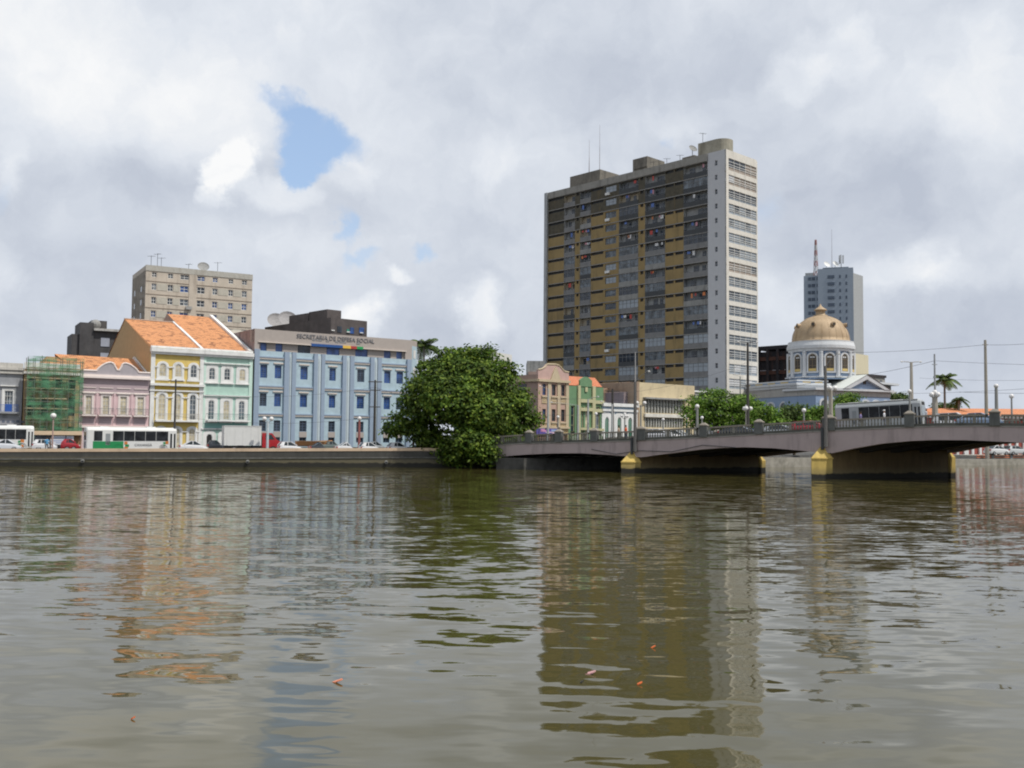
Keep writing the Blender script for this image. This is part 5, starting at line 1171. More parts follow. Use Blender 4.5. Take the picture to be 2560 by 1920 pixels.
for (pn, cnt) in ((1580, 1), (2055, 2), (0, 3)):
    xc = fb.x(pn) if pn else xe2+9
    hw = .72
    def pp(x, y): return (x+KW*y, y)
    zsh = zbot(xc)-.62
    mb = MB(); xs2 = [xc-hw*.75, xc+hw*.75]
    mb.vprism([pp(xc-hw*.8, .35), pp(xc+hw*.8, .35), pp(xc+hw*.8, WD-.35), pp(xc-hw*.8, WD-.35)], -3.9, zbot(xc)+.25); mb.build('pier_wall', PB2, b)
    for side in (0, 1):
        s_ = -1 if side == 0 else 1; y0 = .3 if side == 0 else WD-.3
        zt = zsh; nose = [pp(xc-hw, y0), pp(xc-hw, y0+s_*.7), pp(xc, y0+s_*1.5), pp(xc+hw, y0+s_*.7), pp(xc+hw, y0)]
        mb = MB().vprism(nose, -3.9, zt)
        ap = pp(xc, y0+s_*.1); az_ = zbot(xc)+.95
        cap = [((p[0]-nose[2][0])*1.06+nose[2][0], (p[1]-y0)*1.05+y0) for p in nose]
        mb.vprism(cap, zt, zt+.12); k = len(mb.v); mb.v += [(x, y, zt+.121) for x, y in nose]+[(ap[0], ap[1], az_)]
        for i in range(5): mb.f.append((k+i, k+(i+1) % 5, k+5)); mb.m.append(0)
        mb.build('cutwater', PY, b)
    # pipe bracket and dark red drain at the pier head
    MB().tube(pp(xc+.25, -.25)+(zbot(xc)+.3,), pp(xc+.25, -.25)+(ztop(xc)+.4,), .16).build('drain_pipe', DARKM, b)
# abutment where the bridge meets the quay
MB().vprism([(-3.2, -.6), (0.6, -.6), (1.2+KW*WD, WD), (-3.2+KW*WD, WD)], -3.9, 1.3).build('abutment', QM, b)
MB().vprism([(-30, -.3), (-3.2, -.3), (-3.2, .3), (-30, .3)], .5, 2.2).build('ramp_wall', QM, b)
# thin service pipe drooping along the side
mb = MB(); pts = [(x, -.12, zbot(x)*.5+ztop(x)*.5-.35+.25*math.sin(x*.9)) for x in [fb.x(p) for p in (1480, 1540, 1600, 1680, 1757, 1840)]]; mb.path(pts, .035, 5); mb.build('service_cable', DARKM, b)

def bpos(px, y, z=0., py=1060):
    """a point on the deck y metres in from the near edge, seen at column px"""
    x, _ = fb.L(px, py, y); return fb.w(x, y, ztop(x-KW*y)+.10+z), x-KW*y

# ------------------------------------------------------------------ foliage
def leaf_cloud(name, lobes, n, size, m, parent, seed=1, flat=.5, clump=.8, per=12, origin=(0, 0, 0)):
    rng = np.random.default_rng(seed); vol = np.array([l[3]*l[4]*l[5] for l in lobes])**.66; cnt = (n*vol/vol.sum()/per).astype(int)+1
    P = []; Nn = []
    for l, c in zip(lobes, cnt):
        d = rng.normal(size=(c, 3)); d /= np.linalg.norm(d, axis=1)[:, None]; r = .62+.40*rng.random(c)**.7
        ctr = np.array(l[:3])+d*np.array(l[3:6])*r[:, None]
        for k in range(per):
            off = rng.normal(size=(c, 3))*np.array([clump, clump, clump*flat])*.5
            P.append(ctr+off); Nn.append(d+rng.normal(size=(c, 3))*.55+np.array([0, 0, .55]))
    P = np.concatenate(P); Nn = np.concatenate(Nn); Nn /= np.linalg.norm(Nn, axis=1)[:, None]
    t = np.cross(Nn, rng.normal(size=P.shape)); t /= np.linalg.norm(t, axis=1)[:, None]; u = np.cross(Nn, t)
    s = (size*(.6+.8*rng.random(len(P))))[:, None]; P = P-np.array(origin)
    V = np.stack([P-t*s*.5, P+u*s*.28+t*0, P+t*s*.5, P-u*s*.28], 1).reshape(-1, 3)
    me = bpy.data.meshes.new(name); q = len(P); me.vertices.add(4*q); me.vertices.foreach_set('co', V.ravel().astype(np.float32))
    me.loops.add(4*q); me.loops.foreach_set('vertex_index', np.arange(4*q, dtype=np.int32)); me.polygons.add(q)
    me.polygons.foreach_set('loop_start', np.arange(0, 4*q, 4, dtype=np.int32)); me.polygons.foreach_set('loop_total', np.full(q, 4, dtype=np.int32))
    me.materials.append(m); me.update(); me.validate(); o = bpy.data.objects.new(name, me); C.objects.link(o)
    if parent: o.parent = parent
    return o
BARK = mat('bark', (.10, .08, .06), .9, .3, .4)
def lobes_px(lst, Y0):
    out_ = []
    for (px, py, rx, ry, *dy) in lst:
        Y = Y0+(dy[0] if dy else 0); X = q_of(px)*Y; z = z_at(px, py, Y); k = Y/FPX; out_.append((X, Y, z, rx*k, (rx*k+ry*k)*.5*(dy[1] if len(dy) > 1 else 1), ry*k))
    return out_
def tree(name, label, base, lobes, n, size, m, seed, cat='tree', trunk_r=.35, group=None, clump=.8, flat=.5, limbs=6):
    t = thing(name, label, cat, base, 0, group); B = Vector(base); rnd = random.Random(seed)
    leaf_cloud('crown', lobes, n, size, m, t, seed, flat, clump, origin=base)
    mb = MB(); zc = sum(l[2] for l in lobes)/len(lobes)-B.z; fork = max(.8, zc*.45)
    mb.path([(0, 0, -.3), (.1, .05, fork*.5), (0, 0, fork)], [trunk_r*1.25, trunk_r, trunk_r*.8], 8)
    for l in sorted(lobes, key=lambda l: -l[3]*l[5])[:limbs]:
        e = Vector(l[:3])-B; mid = Vector((e.x*.45, e.y*.45, fork+(e.z-fork)*.6)); mb.path([(0, 0, fork), mid, e], [trunk_r*.6, trunk_r*.35, trunk_r*.12], 6)
        for k in range(3):
            q = e+Vector((rnd.uniform(-1, 1)*l[3]*.7, rnd.uniform(-1, 1)*l[4]*.7, rnd.uniform(-.2, .8)*l[5])); mb.tube(mid.lerp(e, .6), q, trunk_r*.16, trunk_r*.05, 5)
    mb.build('trunk', BARK, t); return t
LF1 = leafmat('dark_leaves', (.03, .062, .010), (.07, .125, .014), (.17, .225, .03)); LF2 = leafmat('fresh_leaves', (.055, .12, .015), (.11, .20, .025), (.19, .28, .045)); LF3 = leafmat('olive_leaves', (.04, .075, .018), (.07, .11, .025), (.12, .16, .04))
BT = [(1150, 925, 72, 42, 1), (1095, 948, 58, 42, 0), (1060, 980, 50, 42, -1), (1255, 925, 30, 26, 1), (1046, 1030, 34, 34, -1), (1000, 1066, 30, 22, 0), (982, 1080, 15, 9, 0), (1190, 950, 70, 50, -1), (1240, 975, 55, 46, 0), (1282, 1012, 42, 42, 0), (1300, 1058, 32, 38, 0), (1130, 1000, 85, 62, -3), (1060, 1075, 48, 34, 0), (1200, 1035, 80, 60, -3),
      (1334, 1045, 15, 12, 0), (1012, 1002, 14, 12, 0), (1082, 908, 20, 9, 1), (1262, 940, 22, 16, 2), (1305, 985, 16, 12, 1), (1000, 1040, 14, 9, 0), (1215, 885, 20, 20, 1), (1125, 889, 34, 17, 1), (1170, 883, 36, 14, 1), (1175, 1105, 60, 34, -5, 1.), (1215, 1135, 48, 24, -5), (1135, 1130, 34, 26, -4), (1270, 1100, 42, 38, -1), (1090, 1112, 44, 32, -1), (1062, 1130, 26, 20, -1), (1150, 1150, 40, 13, -4), (1285, 1128, 22, 18, -2)]
tree('big_quay_tree', 'huge dense dark green tree overhanging the quay wall left of the bridge', at(1195, 120.2, 1.0), lobes_px(BT, 119.), 46000, .46, LF1, 11, trunk_r=.7, clump=1.15, flat=.45, limbs=14)
def tr(lst, Y, px, nm, label, n, m, seed, size=.4, **k): return tree(nm, label, at(px, Y, GZ), lobes_px(lst, Y), n, size, m, seed, **k)
GT = 'young trees on the bank behind the bridge'
tr([(1770, 1003, 45, 20), (1740, 1032, 34, 22), (1795, 1030, 46, 26), (1845, 1008, 36, 18), (1855, 1040, 30, 24), (1790, 985, 28, 12), (1815, 1058, 44, 18), (1750, 1060, 30, 16)], 140, 1795, 'bank_tree', 'spreading bright green tree left of the tower foot, behind the bridge', 9000, LF2, 21, trunk_r=.22, group=GT, flat=.3, clump=1.3)
tr([(1905, 1032, 38, 16), (1880, 1052, 30, 16), (1925, 1056, 36, 16)], 137, 1905, 'bank_tree', 'low bright green tree right of the tower foot', 3500, LF2, 22, trunk_r=.18, group=GT, flat=.3, clump=1.2)
tr([(1985, 1030, 34, 20), (1970, 1050, 40, 18), (2005, 1048, 26, 18)], 141, 1985, 'bank_tree', 'darker bushy tree in front of the palace corner', 4000, LF3, 23, trunk_r=.2, group=GT, flat=.4, clump=1.1)
tr([(2052, 1028, 26, 14), (2040, 1048, 34, 16), (2078, 1046, 22, 18)], 136, 2050, 'bank_tree', 'yellowish green tree before the palace, left of the lamp pillar', 3200, LF2, 24, trunk_r=.18, group=GT, flat=.35, clump=1.1)
tr([(2120, 1000, 28, 16), (2108, 1018, 34, 14), (2140, 1018, 24, 14)], 150, 2118, 'bank_tree', 'round topped light green tree just above the left end of the bridge bus', 3200, LF2, 25, trunk_r=.2, group=GT, flat=.35, clump=1.1)
tr([(1858, 996, 26, 9), (1888, 1010, 20, 8)], 143, 1866, 'bank_tree', 'thin sparse tree in front of the tower end face', 1100, LF2, 29, trunk_r=.12, group=GT, flat=.3, clump=1.0)
tr([(2352, 1018, 22, 10), (2375, 1020, 20, 8)], 190, 2360, 'round_shrub', 'dark rounded shrub mass below the tall palm', 1800, LF3, 26, cat='shrub', trunk_r=.15)
tr([(2252, 993, 20, 10), (2230, 990, 8, 6)], 205, 2250, 'round_tree', 'small dark tree top behind the front of the bridge bus', 1200, LF3, 27, trunk_r=.2)
tr([(1064, 910, 14, 7, 0), (1052, 914, 16, 7)], 180, 1060, 'small_tree', 'pale green tree top under the palm behind the blue office', 900, LF2, 28, trunk_r=.2)
tr([(1330, 1152, 14, 6)], 113.5, 1330, 'wall_bush', 'small weed bush growing at the bridge abutment', 300, LF2, 30, cat='bush', trunk_r=.05, size=.25, clump=.4)

def palm(label, px, pyc, Y, L_, seed, base=GZ, trunk=.22, nf=15, droop=1.0, group=None):
    rnd = random.Random(seed); z = z_at(px, pyc, Y)-base; t = thing('palm_tree', label, 'palm', at(px, Y, base), rnd.uniform(0, 6), group)
    mb = MB(); pts = [(.25*math.sin(k*.5), .1*k/6, z*k/6) for k in range(7)]; mb.path(pts, [trunk*(1.3-.55*k/6) for k in range(7)], 8); tx, ty, _ = pts[-1]; mb.build('trunk', mat('palm_trunk', (.20, .17, .14), stain=.4), t)
    for i in range(nf):
        a = 2*PI*i/nf+rnd.uniform(-.2, .2); up = rnd.uniform(-.25, .95); mb = MB(); n = 14; prev = None
        ln = L_*rnd.uniform(.85, 1.1)
        for k in range(n+1):
            s = k/n; r = ln*s*math.cos(up)*(1-.12*s*s); zz = z+ln*(math.sin(up)*s-droop*(.55*s*s)); p = Vector((tx+r*math.cos(a), ty+r*math.sin(a), zz))
            if prev is not None:
                side = Vector((-math.sin(a), math.cos(a), 0)); lw = ln*.22*math.sin(PI*min(1, s*.92+.08))**.6+.05
                for sg in (-1, 1):
                    q = p+side*sg*lw-Vector((0, 0, lw*.55)); mb.poly([prev, p, q+(p-prev)*.35, q-(p-prev)*.25])
                mb.tube(prev, p, .035, n=3, cap=False)
            prev = p
        mb.build('frond', LF3, t)
    return t
palm('tall palm standing behind the right end of the blue office', 1058, 864, 184, 4.8, 3)
palm('tall slender palm against the sky to the right of the bridge bus', 2365, 947, 172, 3.3, 4, .95, nf=17)
palm('short palm with drooping fronds, right of the tall slender one', 2398, 999, 170, 2.2, 5, .95, nf=12, droop=1.25)
# ------------------------------------------------------------------ vehicles
TYRE = mat('tyre_rubber', (.02, .02, .02), .8, .1); HUB = mat('wheel_hub', (.35, .35, .36), .4, .1, metal=.5)
REDL = mat('tail_light', (.40, .02, .02), .3, 0); LAMPW = mat('headlight', (.70, .70, .68), .2, 0); PLATE = mat('number_plate', (.45, .45, .43), .5, 0)
CGL = glass('car_glass', (.025, .035, .04), .08, .3)
def paint(name, c):
    m = mat('paint_'+name, c, .28, .03); m.node_tree.nodes['Principled BSDF'].inputs['Coat Weight'].default_value = .5; return m
def wheel(p, x, y, r, w=.2):
    mb = MB().tube((x, y-w/2, r), (x, y+w/2, r), r, n=18, mi=0).tube((x, y-w/2-.012, r), (x, y+w/2+.012, r), r*.6, n=12, mi=1); return mb.build('wheel', [TYRE, HUB], p)
def car(label, pos, rot, L, kind, col, cname, group='cars on the riverside street', cat='car', H=1.46):
    t = thing('parked_car' if 'park' in label else 'car', label, cat, pos, rot, group); W = 1.68; pm = paint(cname, col); h = L/2
    rear = .18 if kind == 'hatch' else .62
    if kind == 'sedan': prof = [(-h, .55, .80), (-h+.08, .5, .96), (-h+.75, .46, 1.02), (-h+.95, .46, 1.03), (.28*h, .46, .98), (.5*h, .46, .95), (h-.35, .48, .80), (h-.05, .52, .66), (h, .55, .58)]; cab = (-h+.55, -h+1.25, .10*h, .52*h)
    elif kind == 'pickup': prof = [(-h, .6, 1.0), (-h+.1, .5, 1.05), (-.15*h, .5, 1.05), (.3*h, .5, 1.06), (.55*h, .5, 1.04), (h-.3, .52, .95), (h, .58, .72)]; cab = (-.22*h, -.15*h, .25*h, .52*h)
    else: prof = [(-h, .5, .85), (-h+.06, .48, .98), (-h+.5, .46, 1.02), (0, .46, .99), (.42*h, .46, .96), (h-.35, .48, .82), (h-.04, .52, .68), (h, .56, .58)]; cab = (-h+.06, -h+.42, .02*h, .50*h)
    mb = MB(); secs = []
    for x, zb, zt in prof:
        nar = .90 if abs(x) > h-.1 else 1.
        secs.append([(x, -W/2*nar*.94, zb-.22), (x, -W/2*nar, zb), (x, -W/2*nar, zt-.20), (x, -W/2*nar*.93, zt), (x, W/2*nar*.93, zt), (x, W/2*nar, zt-.20), (x, W/2*nar, zb), (x, W/2*nar*.94, zb-.22)])
    for a, c in zip(secs, secs[1:]):
        for i in range(8): j = (i+1) % 8; mb.poly([a[i], c[i], c[j], a[j]])
    mb.poly(secs[0]); mb.poly(secs[-1][::-1]); mb.build('body', pm, t)
    c0, c1, c2, c3 = cap_ = cab; zb = 1.0; zt = H; wb, wt = W/2*.92, W/2*.74
    A = [(c0, -wb, zb), (c3, -wb, zb-.02), (c3, wb, zb-.02), (c0, wb, zb)]; B_ = [(c1, -wt, zt-.03), (c2, -wt, zt-.03), (c2, wt, zt-.03), (c1, wt, zt-.03)]
    mb = MB()
    for i in range(4): j = (i+1) % 4; mb.poly([A[i], A[j], B_[j], B_[i]])
    mb.build('windows', CGL, t)
    mb = MB().box(c1-.03, c2+.03, -wt-.02, wt+.02, zt-.04, zt+.01)
    for i in range(4): mb.tube(A[i], B_[i], .05, n=5)
    for s in (-1, 1):
        xm = (c0+c3)/2*.5+(c1+c2)/2*.5; mb.tube((xm, s*wb, zb), (xm, s*wt, zt-.02), .045, n=4)
        if kind == 'hatch': mb.poly([(c0, s*(wb+.01), zb), (c0+.5, s*(wb+.01), zb), (c1+.3, s*(wt+.012), zt-.03), (c1, s*(wt+.012), zt-.03)])
    mb.build('roof', pm, t)
    if kind == 'pickup': MB().box(-h+.1, -.25*h, -W/2+.1, W/2-.1, .9, 1.04).build('cargo_bed', DARKM, t)
    for x in (-h+.72, h-.75):
        for s in (-1, 1): wheel(t, x, s*(W/2-.1), .30)
    for s in (-1, 1):
        MB().box(-h-.01, -h+.12, s*(W/2-.22)-.14, s*(W/2-.22)+.14, .72, .92).build('tail_light', REDL, t)
        MB().box(h-.22, h-.02, s*(W/2-.24)-.15, s*(W/2-.24)+.15, .58, .72).build('headlight', LAMPW, t)
    MB().box(-h-.02, -h+.1, -W/2*.85, W/2*.85, .30, .48).build('bumper', DARKM if kind == 'pickup' else pm, t)
    MB().box(-h-.03, -h-.021, -.25, .25, .50, .62).build('number_plate', PLATE, t)
    return t
def span(pl, pr, Y, th):
    a = at(pl, Y).to_2d(); c = Vector(on_line(pr, pl, Y, th)); return (a+c)/2, (c-a).length
TV = math.radians(24)
CARS = [(-22, 57, 112.5, 'sedan', (.62, .64, .68), 'silver', 'silver white sedan at the left edge in front of the first bus'),
 (80, 146, 117, 'hatch', (.70, .70, .71), 'white', 'white hatchback between the two buses'),
 (152, 203, 121, 'hatch', (.36, .02, .03), 'red', 'red car behind the second bus, below the white banner'),
 (446, 522, 115, 'sedan', (.72, .72, .72), 'white', 'white saloon right of the green bus, before the yellow house'),
 (517, 562, 122, 'hatch', (.03, .035, .045), 'black', 'black car half hidden behind the white box truck'),
 (694, 757, 115.5, 'hatch', (.72, .72, .73), 'white', 'white hatchback just right of the red cab truck'),
 (772, 817, 117, 'sedan', (.03, .035, .04), 'black', 'black saloon with red tail light below the orange boat'),
 (796, 855, 123, 'pickup', (.12, .15, .14), 'dark_green', 'dark green pickup with a grey cab behind the black saloon'),
 (838, 885, 119, 'sedan', (.70, .70, .71), 'white', 'white saloon right of the dark pickup'),
 (898, 951, 117, 'hatch', (.72, .72, .70), 'white', 'white hatchback in front of the silver grey car'),
 (908, 966, 124, 'sedan', (.36, .38, .40), 'grey', 'silver grey car with long dark windows behind a white hatchback'),
 (969, 1024, 118, 'hatch', (.70, .70, .72), 'white', 'white hatchback nearest to the big tree')]
for pl, pr, Y, k, c_, n_, lab in CARS:
    ctr, L_ = span(pl, pr, Y, TV); L_ = L_*.95
    car(lab, (ctr.x, ctr.y, GZ+(.06 if Y < 120 else .1)), TV, L_, k, c_, n_)
# small boat on a trailer behind
t = thing('boat', 'small orange brown boat on a trailer behind the black saloon', 'boat', (*at(786, 127).to_2d(), GZ+.75), TV)
secs = []; mb = MB()
for k in range(9):
    s = k/8; x = -2.4+4.8*s; w_ = .75*(1-max(0, s-.45)**2*3.0); zz = .1+.35*max(0, s-.5)**1.5*2
    secs.append([(x, -w_, .75+zz*.5), (x, -w_*.6, .1+zz), (x, 0, zz*.9), (x, w_*.6, .1+zz), (x, w_, .75+zz*.5)])
for a, c in zip(secs, secs[1:]):
    for i in range(4): mb.poly([a[i], c[i], c[i+1], a[i+1]])
mb.poly(secs[0]); mb.build('hull', mat('boat_paint', (.50, .25, .11)), t); MB().box(-2.3, 1.3, -.65, .65, .7, .8).build('deck', mat('boat_deck', (.45, .33, .2)), t)
MB().box(-2.4, 3.0, -.05, .05, -.1, .0).tube((-.5, -.8, -.45), (-.5, .8, -.45), .3, n=12).build('trailer', DARKM, t)

# buses
GRNB = mat('bus_green', (.02, .24, .08), .35, .04); BWH = mat('bus_white', (.68, .68, .66), .35, .04, .15, (.4, .4, .38)); BIN = glass('bus_glass', (.02, .022, .025), .25, .6, 1.2); BIN.node_tree.nodes['Principled BSDF'].inputs['Specular IOR Level'].default_value = .2
ORG = mat('emblem_orange', (.55, .18, .04), .5, .1); BGREY = mat('bus_grey', (.26, .28, .29), .5, .1)
def bus(label, pos, rot, L, lower='mixed', pitch=0., text=True):
    BWH = MATS['bus_white'] if lower != 'silver' else mat('bus_side_grey', (.36, .38, .39), .4, .05)
    t = thing('city_bus', label, 'bus', pos, rot, 'city buses'); t.rotation_euler = (0, -pitch, rot); W, H = 2.5, 3.08; h = L/2
    pr = [(-W/2, .38), (-W/2, 2.72), (-W/2+.10, 2.95), (-W/2+.35, H), (W/2-.35, H), (W/2-.10, 2.95), (W/2, 2.72), (W/2, .38)]
    mb = MB()
    for xa, xb, ka, kb in ((-h, -h+.12, .94, 1), (-h+.12, h-.35, 1, 1), (h-.35, h-.08, 1, .97), (h-.08, h, .97, .90)):
        a = [(xa, y*ka, .38+(z-.38)*(ka*.5+.5)) for y, z in pr]; c = [(xb, y*kb, .38+(z-.38)*(kb*.5+.5)) for y, z in pr]
        for i in range(8): j = (i+1) % 8; mb.poly([a[i], c[i], c[j], a[j]])
        if xa == -h: mb.poly(a)
        if xb == h: mb.poly(c[::-1])
    mb.build('body', BWH, t)
    yo = -W/2
    def X(s): return -h+L*s
    def side(s0, s1, z0, z1, m, name, d=.02):
        for sg in (-1, 1):
            if sg == 1 and name not in ('window', 'door'): continue
            a, c = (yo-d, yo-.001) if sg == -1 else (-yo+.001, -yo+d); MB().box(X(s0), X(s1), a, c, z0, z1).build(name, m, t)
    for s0, s1 in ((.08, .17), (.285, .40), (.405, .52), (.525, .64), (.645, .76), (.765, .90)): side(s0, s1, 1.42, 2.62, BIN, 'window')
    side(.925, .985, .55, 2.35, BIN, 'door'); side(.205, .255, .9, 2.3, BGREY, 'door')
    MB().box(X(.945), X(.965), yo-.04, yo-.021, .55, 2.35).build('door_post', BWH, t)
    if lower == 'mixed':
        side(.07, .40, .42, 1.36, GRNB, 'green_panel'); 
        for i, (s0, s1, z0, z1, m_) in enumerate(((.41, .445, 1.0, 1.34, ORG), (.42, .462, .70, .98, GRNB), (.41, .45, .46, .68, ORG), (.845, .87, .85, 1.3, GRNB), (.872, .905, 1.05, 1.4, ORG))): side(s0, s1, z0, z1, m_, 'emblem_patch', .03)
        if text: textmesh('CAXANGÁ', .42, 'lettering', mat('grey_lettering', (.10, .10, .11)), t, (X(.62), yo-.02, .78), .01)
    elif lower == 'left':
        for i, (s0, s1, z0, z1, m_) in enumerate(((.80, .835, .75, 1.25, GRNB), (.83, .875, 1.0, 1.38, ORG), (.835, .87, .45, .75, ORG))): side(s0, s1, z0, z1, m_, 'emblem_patch', .03)
    else: side(.07, .92, .42, 1.36, mat('bus_silver', (.40, .42, .42), .4), 'lower_panel')
    for s in (.345, .845):
        for sg in (-1, 1): wheel(t, X(s), sg*(W/2-.14), .48, .28)
        MB().ring(grow(arch(X(s)-.58, X(s)+.58, .40, .99), .07), arch(X(s)-.58, X(s)+.58, .40, .99), yo-.05, yo-.022).build('wheel_arch', GRNB if lower == 'mixed' and s < .5 else BWH, t)
    MB().box(h-.005, h+.02, -1.0, 1.0, 1.25, 2.45).build('windscreen', glass('bus_windscreen', (.12, .16, .17), .08, .4), t)
    MB().box(h-.03, h+.015, -.8, .8, 2.55, 2.85).build('destination_sign', mat('sign_black', (.02, .02, .02)), t)
    for sg in (-1, 1): MB().box(h-.02, h+.04, sg*.85-.16, sg*.85+.16, .62, .84).build('headlight', LAMPW, t)
    MB().box(h-.02, h+.06, -1.1, 1.1, .36, .56).build('bumper', BGREY, t)
    MB().box(-h-.02, -h+.005, -.95, .95, 1.5, 2.5).build('rear_window', BIN, t); MB().box(-h-.02, -h+.005, -.8, .8, .6, 1.3).build('engine_grille', BGREY, t)
    if lower == 'silver': MB().box(-h+.2, h-.3, -W/2+.15, W/2-.15, H-.001, H+.06).build('roof_panel', MATS['bus_white'], t)
    for s in (.2, .72): MB().box(X(s)-.5, X(s)+.5, -.5, .5, H+.001, H+.12).build('roof_hatch', MATS['bus_white'], t)
    return t
TBU = math.radians(31)
c_, L_ = span(213, 437, 117.5, TBU); bus('green and white city bus with grey lettering, before the pink house', (c_.x, c_.y, GZ+.0), TBU, L_, 'mixed')
c_, L_ = span(-118, 83, 114.8, TBU); bus('white city bus cut off by the left edge of the view', (c_.x, c_.y, GZ+.1), TBU, L_, 'left')
x0, _ = fb.L(2098, 1050, 7.0); x1, _ = fb.L(2312, 1040, 7.0); p0 = fb.w(x0, 7, ztop(x0-KW*7)); p1 = fb.w(x1, 7, ztop(x1-KW*7)); pm_ = (p0+p1)/2
bus('silver grey city bus driving over the bridge', (pm_.x, pm_.y, pm_.z), fb.rot, (p1-p0).length, 'silver', math.atan2(p1.z-p0.z, (p1-p0).to_2d().length))

# box truck
c_, L_ = span(558, 700, 118.5, TV); t = thing('box_truck', 'truck with a tall white cargo box and red cab before the mint house', 'truck', (c_.x, c_.y, GZ), TV)
h = L_/2; xb = h-L_*.36
MB().box(-h, xb, -1.15, 1.15, 1.0, 3.35).box(-h-.02, -h+.05, -1.18, 1.18, .97, 3.38).box(-h, xb+.02, -1.19, 1.19, 3.34, 3.42).build('cargo_box', BWH, t)
for k in range(5): MB().box(-h+.3+k*(xb+h-.6)/4, -h+.36+k*(xb+h-.6)/4, -1.175, -1.151, 1.05, 3.3).build('box_rib', BWH, t)
CR = paint('cab_red', (.40, .02, .025))
pr = [(xb+.15, .75), (xb+.15, 2.55), (xb+1.35, 2.55), (xb+1.9, 1.75), (h-.15, 1.5), (h, 1.3), (h, .75)]
MB().prism(pr, -1.0, 1.0).build('cab', CR, t); MB().prism([(xb+.55, 1.75), (xb+.55, 2.35), (xb+1.25, 2.35), (xb+1.65, 1.75)], -1.02, 1.02).build('side_window', CGL, t)
MB().prism([(xb+1.40, 2.45), (xb+1.44, 2.45), (xb+1.93, 1.8), (xb+1.89, 1.8)], -.85, .85).build('windscreen', CGL, t)
MB().box(-h+.1, h-.1, -.5, .5, .6, .95).build('chassis', DARKM, t); MB().box(h-.02, h+.12, -1.05, 1.05, .55, .8).build('bumper', DARKM, t)
for x in (-h+1.2, h-1.0):
    for s in (-1, 1): wheel(t, x, s*.92, .46, .3)

# cars and van on the bridge
def bcar(px, y, L_, kind, col, nm, lab, cat='car', H=1.46):
    p, xx = bpos(px, y); x2 = xx+1.5; rot = fb.rot; t = car(lab, p-Vector((0, 0, .1)), rot, L_, kind, col, nm, 'cars on the bridge', cat, H)
    t.rotation_euler = (0, -math.atan2(ztop(x2)-ztop(xx-1.5), 3), rot); return t
bcar(2030, 4.8, 4.0, 'hatch', (.40, .03, .03), 'red', 'red car behind the balustrade, left of the bridge bus')
bcar(1652, 5.2, 4.1, 'hatch', (.72, .72, .72), 'white', 'white car with high roof on the bridge before the louvred building')
bcar(1690, 8.8, 4.3, 'sedan', (.55, .57, .58), 'pale_silver', 'pale silver car on the far lane of the bridge')
bcar(1848, 5.0, 4.2, 'sedan', (.03, .035, .05), 'black', 'dark car on the bridge under the young trees')
bcar(2395, 9.5, 4.4, 'hatch', (.66, .67, .68), 'white', 'white van like car at the crest of the bridge', 'van', 1.75)
bcar(2450, 6.5, 4.2, 'sedan', (.25, .33, .45), 'steel_blue', 'blue grey car at the crest of the bridge, right of the white one')
bcar(1960, 9.5, 4.2, 'hatch', (.30, .31, .33), 'grey', 'grey car on the far lane left of the lamp pillar')

# ------------------------------------------------------------------ stall on the left quay
f = Fr(on_line(86, 86, 124., math.radians(26)), on_line(204, 86, 124., math.radians(26)), GZ); t = thing('market_stall', 'open stall with a cream awning behind the white hatchback', 'stall', f.loc(), f.rot)
z1, z0 = f.z(90, 1077), f.z(90, 1087); W_ = f.W
MB().box(-.1, W_, -1.2, 2.2, z0, z1).build('awning', mat('awning_cream', (.66, .50, .34), .8, .06), t)
for x in (.2, W_*.33, W_*.66, W_-.2): MB().tube((x, -1.0, 0), (x, -1.0, z0), .05, n=6).build('post', DARKM, t)
MB().box(0, W_*.3, 1.6, 1.7, 0, z0).build('back_wall', mat('stall_blue', (.28, .32, .40), .8, .2), t); MB().box(W_*.82, W_, -.2, 0, 0, z0).build('side_board', mat('stall_board', (.34, .19, .10), .8, .25), t)
MB().box(W_*.3, W_*.82, 1.6, 1.7, 0, z0).build('back_wall', mat('stall_grey', (.40, .40, .44)), t)
bn = tag(MB().box(0, W_*.47, -.03, 0, 0, 1.15).build('hanging_banner', mat('banner_white', (.66, .68, .74), .7, .05), None), 'white banner with blue writing lines hanging under the stall awning', 'banner'); bn.location = f.w(W_*.36, -.9, GZ+z0-1.25); bn.rotation_euler = (0, 0, f.rot)
for z, a, c in ((.82, .12, .9), (.45, .08, .75), (.2, .2, .85)): MB().box(W_*.47*a, W_*.47*c, -.04, -.031, z, z+.10).build('writing_line', mat('banner_blue', (.25, .33, .52)), bn)

